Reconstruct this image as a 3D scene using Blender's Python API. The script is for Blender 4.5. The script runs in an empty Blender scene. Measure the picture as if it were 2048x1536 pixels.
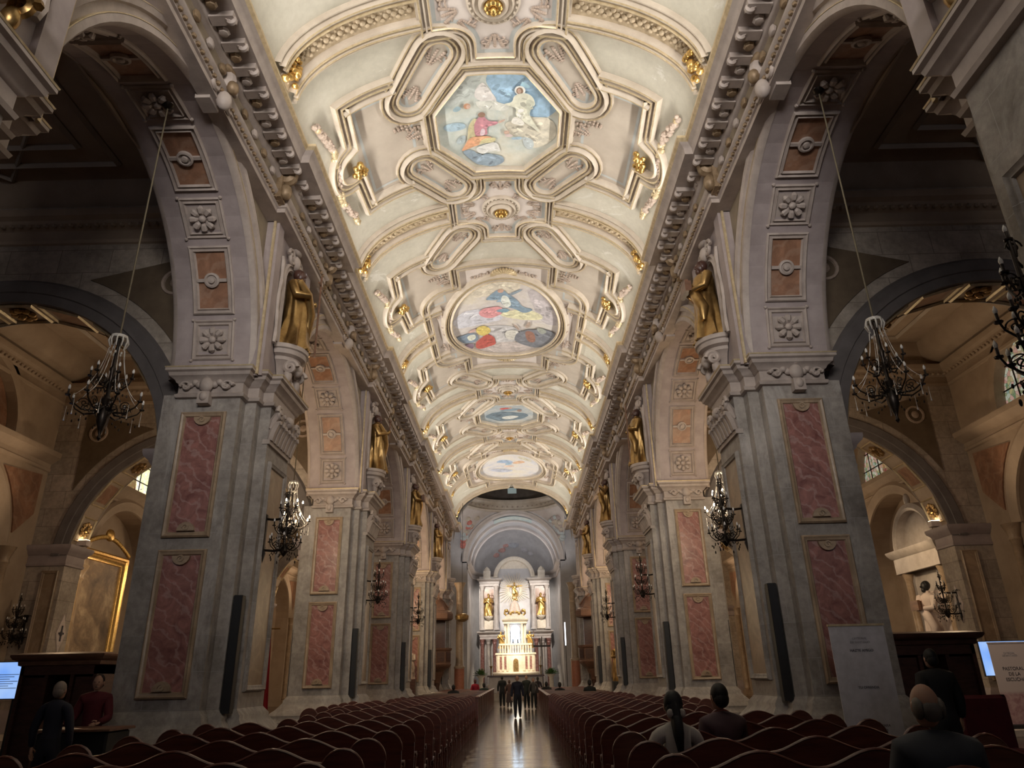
import bpy, bmesh, math, random
from mathutils import Vector, Matrix, Euler
from bisect import bisect_left
PI = math.pi
rnd = random.Random(7)
SC = bpy.context.scene
COL = SC.collection

# ------------------------------------------------------------------ mesh builder
class MB:
    def __init__(s):
        s.v = []; s.f = []; s.m = []; s.mi = 0
    def add(s, vs, fs):
        b = len(s.v); s.v += [tuple(p) for p in vs]
        for f in fs:
            s.f.append(tuple(b + i for i in f)); s.m.append(s.mi)
        return s
    def box(s, x0, x1, y0, y1, z0, z1):
        return s.add([(x0,y0,z0),(x1,y0,z0),(x1,y1,z0),(x0,y1,z0),(x0,y0,z1),(x1,y0,z1),(x1,y1,z1),(x0,y1,z1)],
                     [(0,3,2,1),(4,5,6,7),(0,1,5,4),(1,2,6,5),(2,3,7,6),(3,0,4,7)])
    def cbox(s, x0, x1, y0, y1, z0, z1, c):
        # box with chamfered vertical and top edges
        pl = [(x0+c,y0),(x1-c,y0),(x1,y0+c),(x1,y1-c),(x1-c,y1),(x0+c,y1),(x0,y1-c),(x0,y0+c)]
        cx, cy = (x0+x1)/2, (y0+y1)/2
        def ins(p): return (p[0] + (c if p[0] < cx else -c), p[1] + (c if p[1] < cy else -c))
        vs = [(x,y,z0) for x,y in pl] + [(x,y,z1-c) for x,y in pl] + [(*ins(p),z1) for p in pl]
        fs = [tuple(range(7,-1,-1)), tuple(range(16,24))]
        for i in range(8):
            j = (i+1) % 8
            fs += [(i,j,8+j,8+i),(8+i,8+j,16+j,16+i)]
        return s.add(vs, fs)
    def prism(s, poly, axis, a, b):
        # poly in the two other axes (cyclic order), extruded along axis from a to b
        n = len(poly)
        def P(p, t):
            if axis == 'z': return (p[0], p[1], t)
            if axis == 'x': return (t, p[0], p[1])
            return (p[1], t, p[0])
        vs = [P(p, a) for p in poly] + [P(p, b) for p in poly]
        fs = [tuple(range(n-1,-1,-1)), tuple(range(n, 2*n))] + [(i,(i+1)%n,n+(i+1)%n,n+i) for i in range(n)]
        return s.add(vs, fs)
    def lathe(s, prof, n=16, c=(0,0,0), a0=0.0, a1=2*PI, sx=1.0, sy=1.0, cap=True):
        full = abs(a1-a0-2*PI) < 1e-6
        k = n if full else n+1
        vs = []
        for r, z in prof:
            for i in range(k):
                a = a0 + (a1-a0)*i/n
                vs.append((c[0]+r*math.cos(a)*sx, c[1]+r*math.sin(a)*sy, c[2]+z))
        fs = []
        for j in range(len(prof)-1):
            for i in range(n):
                i2 = (i+1) % k if full else i+1
                fs.append((j*k+i, j*k+i2, (j+1)*k+i2, (j+1)*k+i))
        if full and cap:
            if prof[0][0] > 1e-4: fs.append(tuple(range(k-1,-1,-1)))
            if prof[-1][0] > 1e-4: fs.append(tuple((len(prof)-1)*k+i for i in range(k)))
        return s.add(vs, fs)
    def tube(s, pts, r, n=6, closed=False, flat=None):
        pts = [Vector(p) for p in pts]; m = len(pts)
        rr = r if isinstance(r, (list, tuple)) else [r]*m
        vs = []; up = None
        for i, p in enumerate(pts):
            if closed: d = pts[(i+1)%m] - pts[i-1]
            else: d = pts[min(i+1,m-1)] - pts[max(i-1,0)]
            d = d.normalized() if d.length > 1e-9 else Vector((0,0,1))
            if up is None:
                up = Vector((0,0,1)) if abs(d.z) < .9 else Vector((1,0,0))
            u = d.cross(up)
            if u.length < 1e-6: u = d.cross(Vector((1,0,0)))
            u.normalize(); w = u.cross(d).normalized(); up = w
            for k in range(n):
                a = 2*PI*k/n
                vs.append(p + u*math.cos(a)*rr[i] + w*math.sin(a)*rr[i]*(flat or 1))
        fs = []
        for i in range(m if closed else m-1):
            j = (i+1) % m
            for k in range(n):
                k2 = (k+1) % n
                fs.append((i*n+k, i*n+k2, j*n+k2, j*n+k))
        if not closed:
            fs += [tuple(range(n-1,-1,-1)), tuple((m-1)*n+k for k in range(n))]
        return s.add(vs, fs)
    def ball(s, c, r, nu=10, nv=7):
        if not isinstance(r, (list, tuple)): r = (r,r,r)
        vs = [(c[0],c[1],c[2]-r[2])]
        for j in range(1, nv):
            t = -PI/2 + PI*j/nv
            for i in range(nu):
                a = 2*PI*i/nu
                vs.append((c[0]+r[0]*math.cos(t)*math.cos(a), c[1]+r[1]*math.cos(t)*math.sin(a), c[2]+r[2]*math.sin(t)))
        vs.append((c[0],c[1],c[2]+r[2]))
        fs = []
        for i in range(nu):
            i2 = (i+1) % nu
            fs.append((0, 1+i2, 1+i))
            for j in range(nv-2):
                fs.append((1+j*nu+i, 1+j*nu+i2, 1+(j+1)*nu+i2, 1+(j+1)*nu+i))
            fs.append((1+(nv-2)*nu+i, 1+(nv-2)*nu+i2, len(vs)-1))
        return s.add(vs, fs)
    def grid(s, fn, nu, nv):
        vs = [fn(i/nu, j/nv) for j in range(nv+1) for i in range(nu+1)]
        k = nu+1
        return s.add(vs, [(j*k+i, j*k+i+1, (j+1)*k+i+1, (j+1)*k+i) for j in range(nv) for i in range(nu)])
    def plan(s, prof, path, closed=True, cap=None):
        # sweep prof (offset to the right of travel, z) along a plan path with mitres
        n = len(path); M = []
        for i, p in enumerate(path):
            q0 = path[i-1] if (closed or i > 0) else None
            q1 = path[(i+1) % n] if (closed or i < n-1) else None
            ns = []
            for a, b in ((q0,p),(p,q1)):
                if a is None or b is None: continue
                dx, dy = b[0]-a[0], b[1]-a[1]; l = math.hypot(dx,dy)
                if l > 1e-9: ns.append((dy/l, -dx/l))
            if len(ns) == 1: M.append(ns[0])
            else:
                d = 1 + ns[0][0]*ns[1][0] + ns[0][1]*ns[1][1]
                d = max(d, .25)
                M.append(((ns[0][0]+ns[1][0])/d, (ns[0][1]+ns[1][1])/d))
        k = len(prof)
        vs = [(p[0]+m[0]*o, p[1]+m[1]*o, z) for p, m in zip(path, M) for o, z in prof]
        fs = []
        for i in range(n if closed else n-1):
            j = (i+1) % n
            for a in range(k-1):
                fs.append((i*k+a, j*k+a, j*k+a+1, i*k+a+1))
        if cap in ('top', 'both') and closed: fs.append(tuple(i*k+k-1 for i in range(n)))
        if cap in ('bot', 'both') and closed: fs.append(tuple(i*k for i in range(n-1,-1,-1)))
        if not closed:
            fs += [tuple(range(k)), tuple((n-1)*k+a for a in range(k-1,-1,-1))]
        return s.add(vs, fs)
    def sweep(s, prof, frames, closed=False):
        k = len(prof); n = len(frames)
        vs = []
        for P, U, V in frames:
            for u, v in prof:
                vs.append((P[0]+U[0]*u+V[0]*v, P[1]+U[1]*u+V[1]*v, P[2]+U[2]*u+V[2]*v))
        fs = []
        for i in range(n if closed else n-1):
            j = (i+1) % n
            for a in range(k-1):
                fs.append((i*k+a, j*k+a, j*k+a+1, i*k+a+1))
        return s.add(vs, fs)
    def merge(s, o, M=None, mi=None):
        b = len(s.v)
        s.v += [tuple(M @ Vector(p)) for p in o.v] if M is not None else list(o.v)
        s.f += [tuple(b+i for i in f) for f in o.f]
        s.m += [mi]*len(o.f) if mi is not None else list(o.m)
        return s
    def mesh(s, name, mats, sx=1, ang=38, fix=True):
        me = bpy.data.meshes.new(name)
        vs = [(x*sx, y, z) for x, y, z in s.v] if sx != 1 else s.v
        fs = [f[::-1] for f in s.f] if sx < 0 else s.f
        me.from_pydata(vs, [], fs)
        if not isinstance(mats, (list, tuple)): mats = [mats]
        for m in mats: me.materials.append(m)
        if len(mats) > 1: me.polygons.foreach_set('material_index', [min(i, len(mats)-1) for i in s.m])
        if fix:
            bm = bmesh.new(); bm.from_mesh(me)
            bmesh.ops.recalc_face_normals(bm, faces=bm.faces)
            bm.to_mesh(me); bm.free()
        me.polygons.foreach_set('use_smooth', [True]*len(me.polygons))
        me.set_sharp_from_angle(angle=math.radians(ang))
        me.update()
        return me

def link(o, parent=None, loc=None, rot=None):
    COL.objects.link(o)
    if parent is not None: o.parent = parent
    if loc is not None: o.location = loc
    if rot is not None: o.rotation_euler = rot
    return o
def part(name, me, parent=None, loc=None, rot=None, label=None):
    o = link(bpy.data.objects.new(name, me), parent, loc, rot)
    if label: o['label'] = label
    return o
def tag(o, label=None, cat=None, group=None, kind=None):
    if label: o['label'] = label
    if cat: o['category'] = cat
    if group: o['group'] = group
    if kind: o['kind'] = kind
    return o
def thing(name, label, cat, loc=(0,0,0), rz=0.0, group=None, kind=None):
    o = bpy.data.objects.new(name, None); o.empty_display_size = .2
    link(o, None, loc, (0,0,rz))
    return tag(o, label, cat, group, kind)
def kids(o): return KID.get(o.name, [])
def copy_tree(o, parent=None):
    c = o.copy(); COL.objects.link(c); c.parent = parent
    for ch in [x for x in SC.objects if x.parent == o]: copy_tree(ch, c)
    return c
CACHE = {}
def cached(key, fn):
    if key not in CACHE: CACHE[key] = fn()
    return CACHE[key]

# ------------------------------------------------------------------ materials
def nt_new(name):
    m = bpy.data.materials.new(name); m.use_nodes = True
    t = m.node_tree; b = t.nodes['Principled BSDF']
    return m, t, b
def col(c): return (c[0], c[1], c[2], 1)
def noise(t, scale, detail=4, rough=.6, vec=None, dist=0):
    n = t.nodes.new('ShaderNodeTexNoise'); n.inputs['Scale'].default_value = scale
    n.inputs['Detail'].default_value = detail; n.inputs['Roughness'].default_value = rough
    n.inputs['Distortion'].default_value = dist
    if vec is not None: t.links.new(vec, n.inputs['Vector'])
    return n
def ramp(t, fac, stops, interp='LINEAR'):
    r = t.nodes.new('ShaderNodeValToRGB'); e = r.color_ramp.elements; r.color_ramp.interpolation = interp
    e[0].position, e[0].color = stops[0][0], col(stops[0][1]); e[1].position, e[1].color = stops[-1][0], col(stops[-1][1])
    for p, c in stops[1:-1]:
        x = e.new(p); x.color = col(c)
    t.links.new(fac, r.inputs['Fac']); return r
def mixc(t, fac, a, b, mode='MIX'):
    n = t.nodes.new('ShaderNodeMix'); n.data_type = 'RGBA'; n.blend_type = mode
    for sk, v in ((n.inputs[0], fac), (n.inputs[6], a), (n.inputs[7], b)):
        if hasattr(v, 'is_linked'): t.links.new(v, sk)
        elif isinstance(v, (int, float)): sk.default_value = v
        else: sk.default_value = col(v)
    return n.outputs[2]
def coords(t, kind='Object', scale=None):
    c = t.nodes.new('ShaderNodeTexCoord'); o = c.outputs[kind]
    if scale:
        mp = t.nodes.new('ShaderNodeMapping'); mp.inputs['Scale'].default_value = scale
        t.links.new(o, mp.inputs['Vector']); o = mp.outputs[0]
    return o
def bump(t, b, h, strength, dist=.02):
    n = t.nodes.new('ShaderNodeBump'); n.inputs['Strength'].default_value = strength; n.inputs['Distance'].default_value = dist
    t.links.new(h, n.inputs['Height']); t.links.new(n.outputs[0], b.inputs['Normal'])
def M_noise(name, stops, scale=2, rough=.6, metal=0, bmp=0, detail=5, dist=0, sc=None, kind='Object', spec=.5, coat=0):
    m, t, b = nt_new(name); v = coords(t, kind, sc)
    n = noise(t, scale, detail, .6, v, dist)
    r = ramp(t, n.outputs['Fac'], stops); t.links.new(r.outputs[0], b.inputs['Base Color'])
    b.inputs['Roughness'].default_value = rough; b.inputs['Metallic'].default_value = metal
    b.inputs['Specular IOR Level'].default_value = spec; b.inputs['Coat Weight'].default_value = coat
    if bmp: bump(t, b, n.outputs['Fac'], bmp)
    return m
def M_flat(name, c, rough=.6, metal=0, spec=.5):
    # a nearly even colour with a little wear
    k = lambda f: tuple(min(1, x*f) for x in c)
    return M_noise(name, [(.3, k(.86)), (.7, k(1.1))], 6, rough, metal, 0, 3, spec=spec)
def M_stone(name, stops, joint, cw, ch, rough=.7, axis='yz', bmp=.3, mort=.012, streak=None):
    # ashlar: noise-mottled blocks with thin joints, laid on the chosen plane
    m, t, b = nt_new(name); v = coords(t)
    sep = t.nodes.new('ShaderNodeSeparateXYZ'); t.links.new(v, sep.inputs[0])
    add = t.nodes.new('ShaderNodeMath'); add.operation = 'ADD'
    t.links.new(sep.outputs[0], add.inputs[0]); t.links.new(sep.outputs[1], add.inputs[1])
    cmb = t.nodes.new('ShaderNodeCombineXYZ'); t.links.new(add.outputs[0], cmb.inputs[0]); t.links.new(sep.outputs[2], cmb.inputs[1])
    br = t.nodes.new('ShaderNodeTexBrick'); t.links.new(cmb.outputs[0], br.inputs['Vector'])
    br.inputs['Scale'].default_value = 1; br.inputs['Brick Width'].default_value = cw; br.inputs['Row Height'].default_value = ch
    br.inputs['Mortar Size'].default_value = mort; br.inputs['Color1'].default_value = (0,0,0,1); br.inputs['Color2'].default_value = (1,1,1,1)
    br.inputs['Mortar'].default_value = (.5,.5,.5,1); br.inputs['Bias'].default_value = 0
    n = noise(t, 1.7, 6, .65, v, .3); n2 = noise(t, 9, 4, .6, v)
    r = ramp(t, n.outputs['Fac'], stops)
    c = mixc(t, .10, r.outputs[0], br.outputs['Color'], 'OVERLAY')
    c = mixc(t, .45, c, n2.outputs['Fac'], 'OVERLAY')
    if streak:
        n3 = noise(t, .9, 7, .75, coords(t, 'Object', (1,1,.35)), .6)
        rr = ramp(t, n3.outputs['Fac'], [(.54,(0,0,0)),(.68,(.85,.85,.85))])
        c = mixc(t, rr.outputs[0], c, streak)
    c = mixc(t, br.outputs['Fac'], c, joint)
    t.links.new(c, b.inputs['Base Color']); b.inputs['Roughness'].default_value = rough
    bump(t, b, n2.outputs['Fac'], bmp, .015)
    return m
def M_marble(name, base, vein, deep, scale=1.6, rough=.35):
    m, t, b = nt_new(name); v = coords(t)
    n = noise(t, scale, 8, .7, v, 1.6)
    w = t.nodes.new('ShaderNodeTexWave'); w.inputs['Scale'].default_value = scale*.9; w.inputs['Distortion'].default_value = 9
    w.inputs['Detail'].default_value = 5; w.inputs['Detail Scale'].default_value = 1.6; w.bands_direction = 'DIAGONAL'
    t.links.new(v, w.inputs['Vector'])
    r = ramp(t, n.outputs['Fac'], [(.3, deep), (.5, base), (.72, tuple(min(1,x*1.6) for x in base))])
    r2 = ramp(t, w.outputs['Fac'], [(.0,(.42,.42,.42)),(.22,(0,0,0))])
    c = mixc(t, r2.outputs[0], r.outputs[0], vein)
    t.links.new(c, b.inputs['Base Color']); b.inputs['Roughness'].default_value = rough
    return m
def M_emit(name, c, s, base=(.0,.0,.0)):
    m, t, b = nt_new(name); b.inputs['Base Color'].default_value = col(base)
    b.inputs['Emission Color'].default_value = col(c); b.inputs['Emission Strength'].default_value = s
    m.cycles.emission_sampling = 'NONE'
    return m

MAT = {}
MAT['stone'] = M_stone('pier_stone', [(.25,(.19,.165,.15)),(.5,(.31,.28,.255)),(.75,(.40,.365,.335))], (.36,.335,.32), 1.15, .62, .62, mort=.005, streak=(.52,.485,.46))
MAT['mauve'] = M_noise('mauve_plaster', [(.3,(.33,.275,.27)),(.7,(.44,.375,.37))], 2.2, .6, bmp=.05)
MAT['mould'] = M_noise('moulding_plaster', [(.3,(.36,.30,.27)),(.7,(.50,.43,.39))], 3, .55, bmp=.08)
MAT['olive'] = M_noise('spandrel_plaster', [(.3,(.24,.19,.135)),(.7,(.33,.265,.19))], 2, .65)
MAT['pink'] = M_marble('pink_marble', (.30,.135,.115), (.52,.37,.34), (.17,.06,.052), 2.2)
MAT['brown'] = M_marble('brown_marble', (.30,.16,.10), (.42,.28,.20), (.20,.10,.065), 1.1)
MAT['tan'] = M_marble('tan_marble', (.34,.25,.17), (.44,.34,.24), (.27,.19,.12), .9)
MAT['gold'] = M_noise('gilding', [(.3,(.50,.30,.08)),(.7,(.85,.58,.22))], 14, .32, .85, .2)
MAT['dgold'] = M_noise('old_gilding', [(.3,(.22,.13,.045)),(.7,(.52,.34,.14))], 7, .33, .85, .2)
MAT['fgold'] = M_noise('gilt_edge', [(.3,(.48,.37,.21)),(.7,(.70,.58,.39))], 9, .42, .3)
MAT['bronze'] = M_noise('bronzed_ornament', [(.3,(.20,.135,.075)),(.7,(.36,.26,.165))], 8, .5, .3, .2)
MAT['vault'] = None
MAT['frame'] = M_noise('ceiling_moulding', [(.3,(.46,.39,.315)),(.7,(.60,.525,.435))], 2.2, .5, bmp=.05)
MAT['field'] = M_noise('ceiling_panel_field', [(.3,(.42,.36,.30)),(.7,(.55,.485,.41))], 1.1, .6)
MAT['pale'] = M_noise('ceiling_pale_field', [(.3,(.56,.50,.46)),(.7,(.68,.61,.57))], 1.4, .6)
MAT['blueedge'] = M_noise('ceiling_blue_border', [(.3,(.40,.42,.42)),(.7,(.52,.54,.53))], 2, .6)
MAT['stucco'] = M_noise('stucco_ornament', [(.3,(.34,.26,.21)),(.7,(.50,.40,.33))], 9, .5, bmp=.15)
MAT['amber'] = M_noise('aisle_plaster', [(.3,(.36,.275,.20)),(.7,(.47,.37,.28))], 1.2, .65)
MAT['astone'] = M_stone('aisle_stone', [(.25,(.30,.25,.20)),(.5,(.42,.36,.30)),(.75,(.52,.45,.385))], (.22,.185,.15), 1.2, .62, .75, mort=.008)
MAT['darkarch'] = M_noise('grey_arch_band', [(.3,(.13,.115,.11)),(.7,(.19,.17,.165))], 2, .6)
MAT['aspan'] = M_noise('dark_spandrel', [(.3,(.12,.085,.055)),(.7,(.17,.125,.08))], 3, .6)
MAT['pew'] = None
MAT['wood'] = M_noise('dark_carved_wood', [(.3,(.05,.022,.018)),(.7,(.105,.048,.036))], 4, .35, sc=(1,1,4))
MAT['wood2'] = M_noise('brown_carved_wood', [(.3,(.12,.06,.038)),(.7,(.22,.115,.072))], 5, .4, sc=(1,1,4))
MAT['iron'] = M_noise('dark_wrought_iron', [(.3,(.018,.014,.012)),(.7,(.05,.038,.03))], 10, .35, .7)
MAT['crystal'] = None
MAT['black'] = M_flat('black_casing', (.012,.012,.014), .5)
MAT['red'] = M_flat('red_drape', (.30,.012,.022), .7)
MAT['white'] = M_flat('white_print', (.60,.58,.62), .55)
MAT['cream'] = M_flat('cream_print', (.66,.56,.52), .55)
MAT['ink'] = M_flat('dark_ink', (.05,.045,.055), .7)
MAT['greyink'] = M_flat('grey_ink', (.34,.32,.34), .7)
MAT['altarwhite'] = M_noise('white_altar_marble', [(.3,(.70,.60,.48)),(.7,(.86,.78,.66))], 5, .4)
MAT['apse'] = M_noise('apse_plaster', [(.3,(.46,.44,.44)),(.7,(.60,.58,.58))], 1.2, .6)
MAT['retstone'] = M_noise('retable_stone', [(.3,(.42,.37,.34)),(.7,(.58,.53,.50))], 3, .45)
MAT['skin'] = M_flat('skin_tone', (.46,.27,.19), .55)
MAT['rope'] = M_flat('chandelier_cable', (.16,.13,.08), .7)
MAT['carpet'] = M_flat('sanctuary_step_stone', (.36,.32,.27), .6)
MAT['leaf'] = M_flat('plant_leaves', (.09,.19,.05), .6)
MAT['unlit'] = M_flat('unlit_candle_bulb', (.80,.78,.76), .2)
MAT['lit'] = M_emit('lit_candle_bulb', (1,.80,.52), 45)
MAT['relief'] = M_noise('gilt_relief', [(.3,(.40,.31,.20)),(.7,(.58,.47,.33))], 9, .5, bmp=.1)
MAT['void'] = M_flat('dark_recess', (.012,.010,.009), .9)

def mk_vault():
    m, t, b = nt_new('vault_plaster'); v = coords(t)
    n = noise(t, .55, 5, .6, v, .2); r = ramp(t, n.outputs['Fac'], [(.3,(.43,.405,.335)),(.55,(.53,.50,.42)),(.75,(.60,.565,.485))])
    n2 = noise(t, .42, 8, .72, v, .8); r2 = ramp(t, n2.outputs['Fac'], [(.585,(0,0,0)),(.60,(1,1,1))])
    c = mixc(t, r2.outputs[0], r.outputs[0], (.60,.575,.51))
    n3 = noise(t, 7, 5, .6, v); c = mixc(t, .16, c, n3.outputs['Fac'], 'OVERLAY')
    t.links.new(c, b.inputs['Base Color']); b.inputs['Roughness'].default_value = .65
    return m
MAT['vault'] = mk_vault()
def mk_pew():
    m, t, b = nt_new('varnished_pew_wood'); v = coords(t, 'Object', (1,1,9))
    n = noise(t, 2.2, 6, .6, v, .5); r = ramp(t, n.outputs['Fac'], [(.3,(.055,.012,.008)),(.55,(.10,.024,.015)),(.75,(.145,.042,.026))])
    t.links.new(r.outputs[0], b.inputs['Base Color']); b.inputs['Roughness'].default_value = .38
    b.inputs['Coat Weight'].default_value = .3; b.inputs['Coat Roughness'].default_value = .25
    return m
MAT['pew'] = mk_pew()
def mk_crystal():
    m, t, b = nt_new('cut_crystal'); b.inputs['Base Color'].default_value = (.9,.86,.8,1)
    b.inputs['Roughness'].default_value = .08; b.inputs['Specular IOR Level'].default_value = 1
    b.inputs['Transmission Weight'].default_value = .3
    return m
MAT['crystal'] = mk_crystal()
def mk_floor():
    m, t, b = nt_new('polished_parquet'); v = coords(t)
    br = t.nodes.new('ShaderNodeTexBrick'); t.links.new(v, br.inputs['Vector'])
    br.inputs['Scale'].default_value = 1; br.inputs['Brick Width'].default_value = .9; br.inputs['Row Height'].default_value = .14
    br.inputs['Mortar Size'].default_value = .006; br.inputs['Color1'].default_value = (.12,.12,.12,1); br.inputs['Color2'].default_value = (.9,.9,.9,1)
    n = noise(t, 2.5, 6, .6, coords(t, 'Object', (1,7,1)))
    r = ramp(t, n.outputs['Fac'], [(.3,(.06,.036,.022)),(.7,(.125,.082,.052))])
    c = mixc(t, .35, r.outputs[0], br.outputs['Color'], 'OVERLAY'); c = mixc(t, br.outputs['Fac'], c, (.03,.02,.012))
    t.links.new(c, b.inputs['Base Color'])
    rr = ramp(t, br.outputs['Color'], [(0,(.09,.09,.09)),(1,(.21,.21,.21))]); t.links.new(rr.outputs[0], b.inputs['Roughness'])
    n2 = noise(t, 7, 3, .55, coords(t, 'Object', (.3,1.7,1)))
    bump(t, b, n2.outputs['Fac'], .17, .02)
    b.inputs['Specular IOR Level'].default_value = .9
    return m
MAT['floor'] = mk_floor()
def mk_glass(name, tint, strength):
    m, t, b = nt_new(name); v = coords(t)
    vo = t.nodes.new('ShaderNodeTexVoronoi'); vo.inputs['Scale'].default_value = 7; t.links.new(v, vo.inputs['Vector'])
    ve = t.nodes.new('ShaderNodeTexVoronoi'); ve.feature = 'DISTANCE_TO_EDGE'; ve.inputs['Scale'].default_value = 7; t.links.new(v, ve.inputs['Vector'])
    sp = t.nodes.new('ShaderNodeSeparateColor'); t.links.new(vo.outputs['Color'], sp.inputs[0])
    r = ramp(t, sp.outputs[0], tint)
    e = ramp(t, ve.outputs['Distance'], [(.012,(0,0,0)),(.03,(1,1,1))])
    c = mixc(t, 1.0, r.outputs[0], e.outputs[0], 'MULTIPLY')
    t.links.new(c, b.inputs['Emission Color']); b.inputs['Emission Strength'].default_value = strength
    b.inputs['Base Color'].default_value = (.02,.02,.02,1); b.inputs['Roughness'].default_value = .3
    m.cycles.emission_sampling = 'NONE'
    return m
MAT['glassA'] = mk_glass('stained_glass_pale', [(0,(.16,.28,.16)),(.25,(.50,.45,.22)),(.5,(.62,.30,.26)),(.75,(.75,.72,.55)),(1,(.30,.42,.35))], .55)
MAT['glassB'] = mk_glass('stained_glass_bright', [(0,(.65,.78,.55)),(.3,(.95,.85,.40)),(.6,(.85,.70,.60)),(1,(.95,.95,.85))], 1.5)
MAT['glassC'] = mk_glass('stained_glass_figure', [(0,(.30,.03,.06)),(.4,(.60,.40,.15)),(.7,(.30,.18,.10)),(1,(.70,.55,.25))], .55)
# ------------------------------------------------------------------ vault mapping: s = arc length from the crown, y = along the nave, h = depth below the plaster
VA, VB, VZ = 4.4, 2.5, 12.9
_N = 800; _T = [PI/2*i/_N for i in range(_N+1)]; _S = [0.0]
for _i in range(_N):
    _a, _b = _T[_i], _T[_i+1]
    _S.append(_S[-1] + math.hypot(VA*(math.sin(_b)-math.sin(_a)), VB*(math.cos(_b)-math.cos(_a))))
SMAX = _S[-1]
def vmap(s, y, h=0):
    a = min(abs(s), SMAX); i = max(1, bisect_left(_S, a)); f = (a-_S[i-1])/(_S[i]-_S[i-1])
    t = (_T[i-1] + (_T[i]-_T[i-1])*f) * (1 if s >= 0 else -1)
    x, z = VA*math.sin(t), VZ+VB*math.cos(t)
    nx, nz = -math.sin(t)/VA, -math.cos(t)/VB; l = math.hypot(nx, nz)
    return (x+nx/l*h, y, z+nz/l*h)
def resample(path, step, closed):
    out = []; n = len(path)
    for i in range(n if closed else n-1):
        a, b = path[i], path[(i+1) % n]; k = max(1, int(math.hypot(b[0]-a[0], b[1]-a[1])/step + .99))
        out += [(a[0]+(b[0]-a[0])*j/k, a[1]+(b[1]-a[1])*j/k) for j in range(k)]
    if not closed: out.append(path[-1])
    return out
def mitres(path, closed):
    n = len(path); M = []
    for i, p in enumerate(path):
        ns = []
        for a, b in ((path[i-1] if (closed or i) else None, p), (p, path[(i+1) % n] if (closed or i < n-1) else None)):
            if a is None or b is None: continue
            dx, dy = b[0]-a[0], b[1]-a[1]; l = math.hypot(dx, dy)
            if l > 1e-9: ns.append((dy/l, -dx/l))
        if len(ns) == 1: M.append(ns[0])
        else:
            d = max(.35, 1+ns[0][0]*ns[1][0]+ns[0][1]*ns[1][1]); M.append(((ns[0][0]+ns[1][0])/d, (ns[0][1]+ns[1][1])/d))
    return M
def vsweep(mb, prof, path, closed=True, fn=vmap, step=.22):
    path = resample(path, step, closed); M = mitres(path, closed); n = len(path); k = len(prof)
    vs = [fn(p[0]+m[0]*o, p[1]+m[1]*o, h) for p, m in zip(path, M) for o, h in prof]
    fs = [(i*k+a, ((i+1) % n)*k+a, ((i+1) % n)*k+a+1, i*k+a+1) for i in range(n if closed else n-1) for a in range(k-1)]
    mb.add(vs, fs)
def vfill(mb, poly, h, fn=vmap, step=.25):
    bm = bmesh.new(); f = bm.faces.new([bm.verts.new((p[0], p[1], 0)) for p in poly])
    lo, hi = min(p[0] for p in poly), max(p[0] for p in poly)
    s = math.floor(lo/step)*step + step
    while s < hi - 1e-4:
        bmesh.ops.bisect_plane(bm, geom=bm.verts[:]+bm.edges[:]+bm.faces[:], plane_co=(s,0,0), plane_no=(1,0,0), dist=1e-5); s += step
    bmesh.ops.triangulate(bm, faces=bm.faces[:])
    bm.verts.index_update()
    mb.add([fn(v.co.x, v.co.y, h) for v in bm.verts], [tuple(v.index for v in f.verts) for f in bm.faces]); bm.free()
def stadium(a, b, r, n=10):
    ax, ay = b[0]-a[0], b[1]-a[1]; t = math.atan2(ay, ax); out = []
    for c, t0 in ((b, t-PI/2), (a, t+PI/2)):
        out += [(c[0]+r*math.cos(t0+PI*i/n), c[1]+r*math.sin(t0+PI*i/n)) for i in range(n+1)]
    return out
def ellipse(cx, cy, rx, ry, n=48): return [(cx+rx*math.cos(2*PI*i/n), cy+ry*math.sin(2*PI*i/n)) for i in range(n)]
def arc(cx, cy, r, a0, a1, n=8): return [(cx+r*math.cos(a0+(a1-a0)*i/n), cy+r*math.sin(a0+(a1-a0)*i/n)) for i in range(n+1)]
def chaikin(p, k=2):
    for _ in range(k):
        q = []
        for i in range(len(p)):
            a, b = p[i], p[(i+1) % len(p)]
            q += [(a[0]*.75+b[0]*.25, a[1]*.75+b[1]*.25), (a[0]*.25+b[0]*.75, a[1]*.25+b[1]*.75)]
        p = q
    return p
def flip(p, sx, sy): return [(x*sx, y*sy) for x, y in p]
def ccw(p):
    A = sum(p[i-1][0]*p[i][1]-p[i][0]*p[i-1][1] for i in range(len(p)))
    return p if A > 0 else p[::-1]
def vblob(mb, s, y, r, h=.03, flat=.5, n=7):
    c = vmap(s, y, h); mb.ball(c, (r, r, r*flat if abs(s) < 2.5 else r*.8), n, 5)
def sprig(mb, s, y, ds, dy, L=.55):
    # a leafy stucco flourish growing from (s, y) along (ds, dy)
    l = math.hypot(ds, dy); ds, dy = ds/l, dy/l
    for k in range(7):
        t = L*k/6; w = .16*(1-k/7)+.03
        vblob(mb, s+ds*t, y+dy*t, .045)
        for q in (-1, 1): vblob(mb, s+ds*t-dy*q*w, y+dy*t+ds*q*w, .05*(1-.06*k))
        if k in (1, 3):
            for q in (-1, 1): mb.tube([vmap(s+ds*t-dy*q*w*(1+.9*math.sin(u*2.6)), y+dy*t+ds*q*w*(1+.9*math.sin(u*2.6))+dy*.1*u, .03) for u in [i/6 for i in range(7)]], .022, 4)

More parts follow.
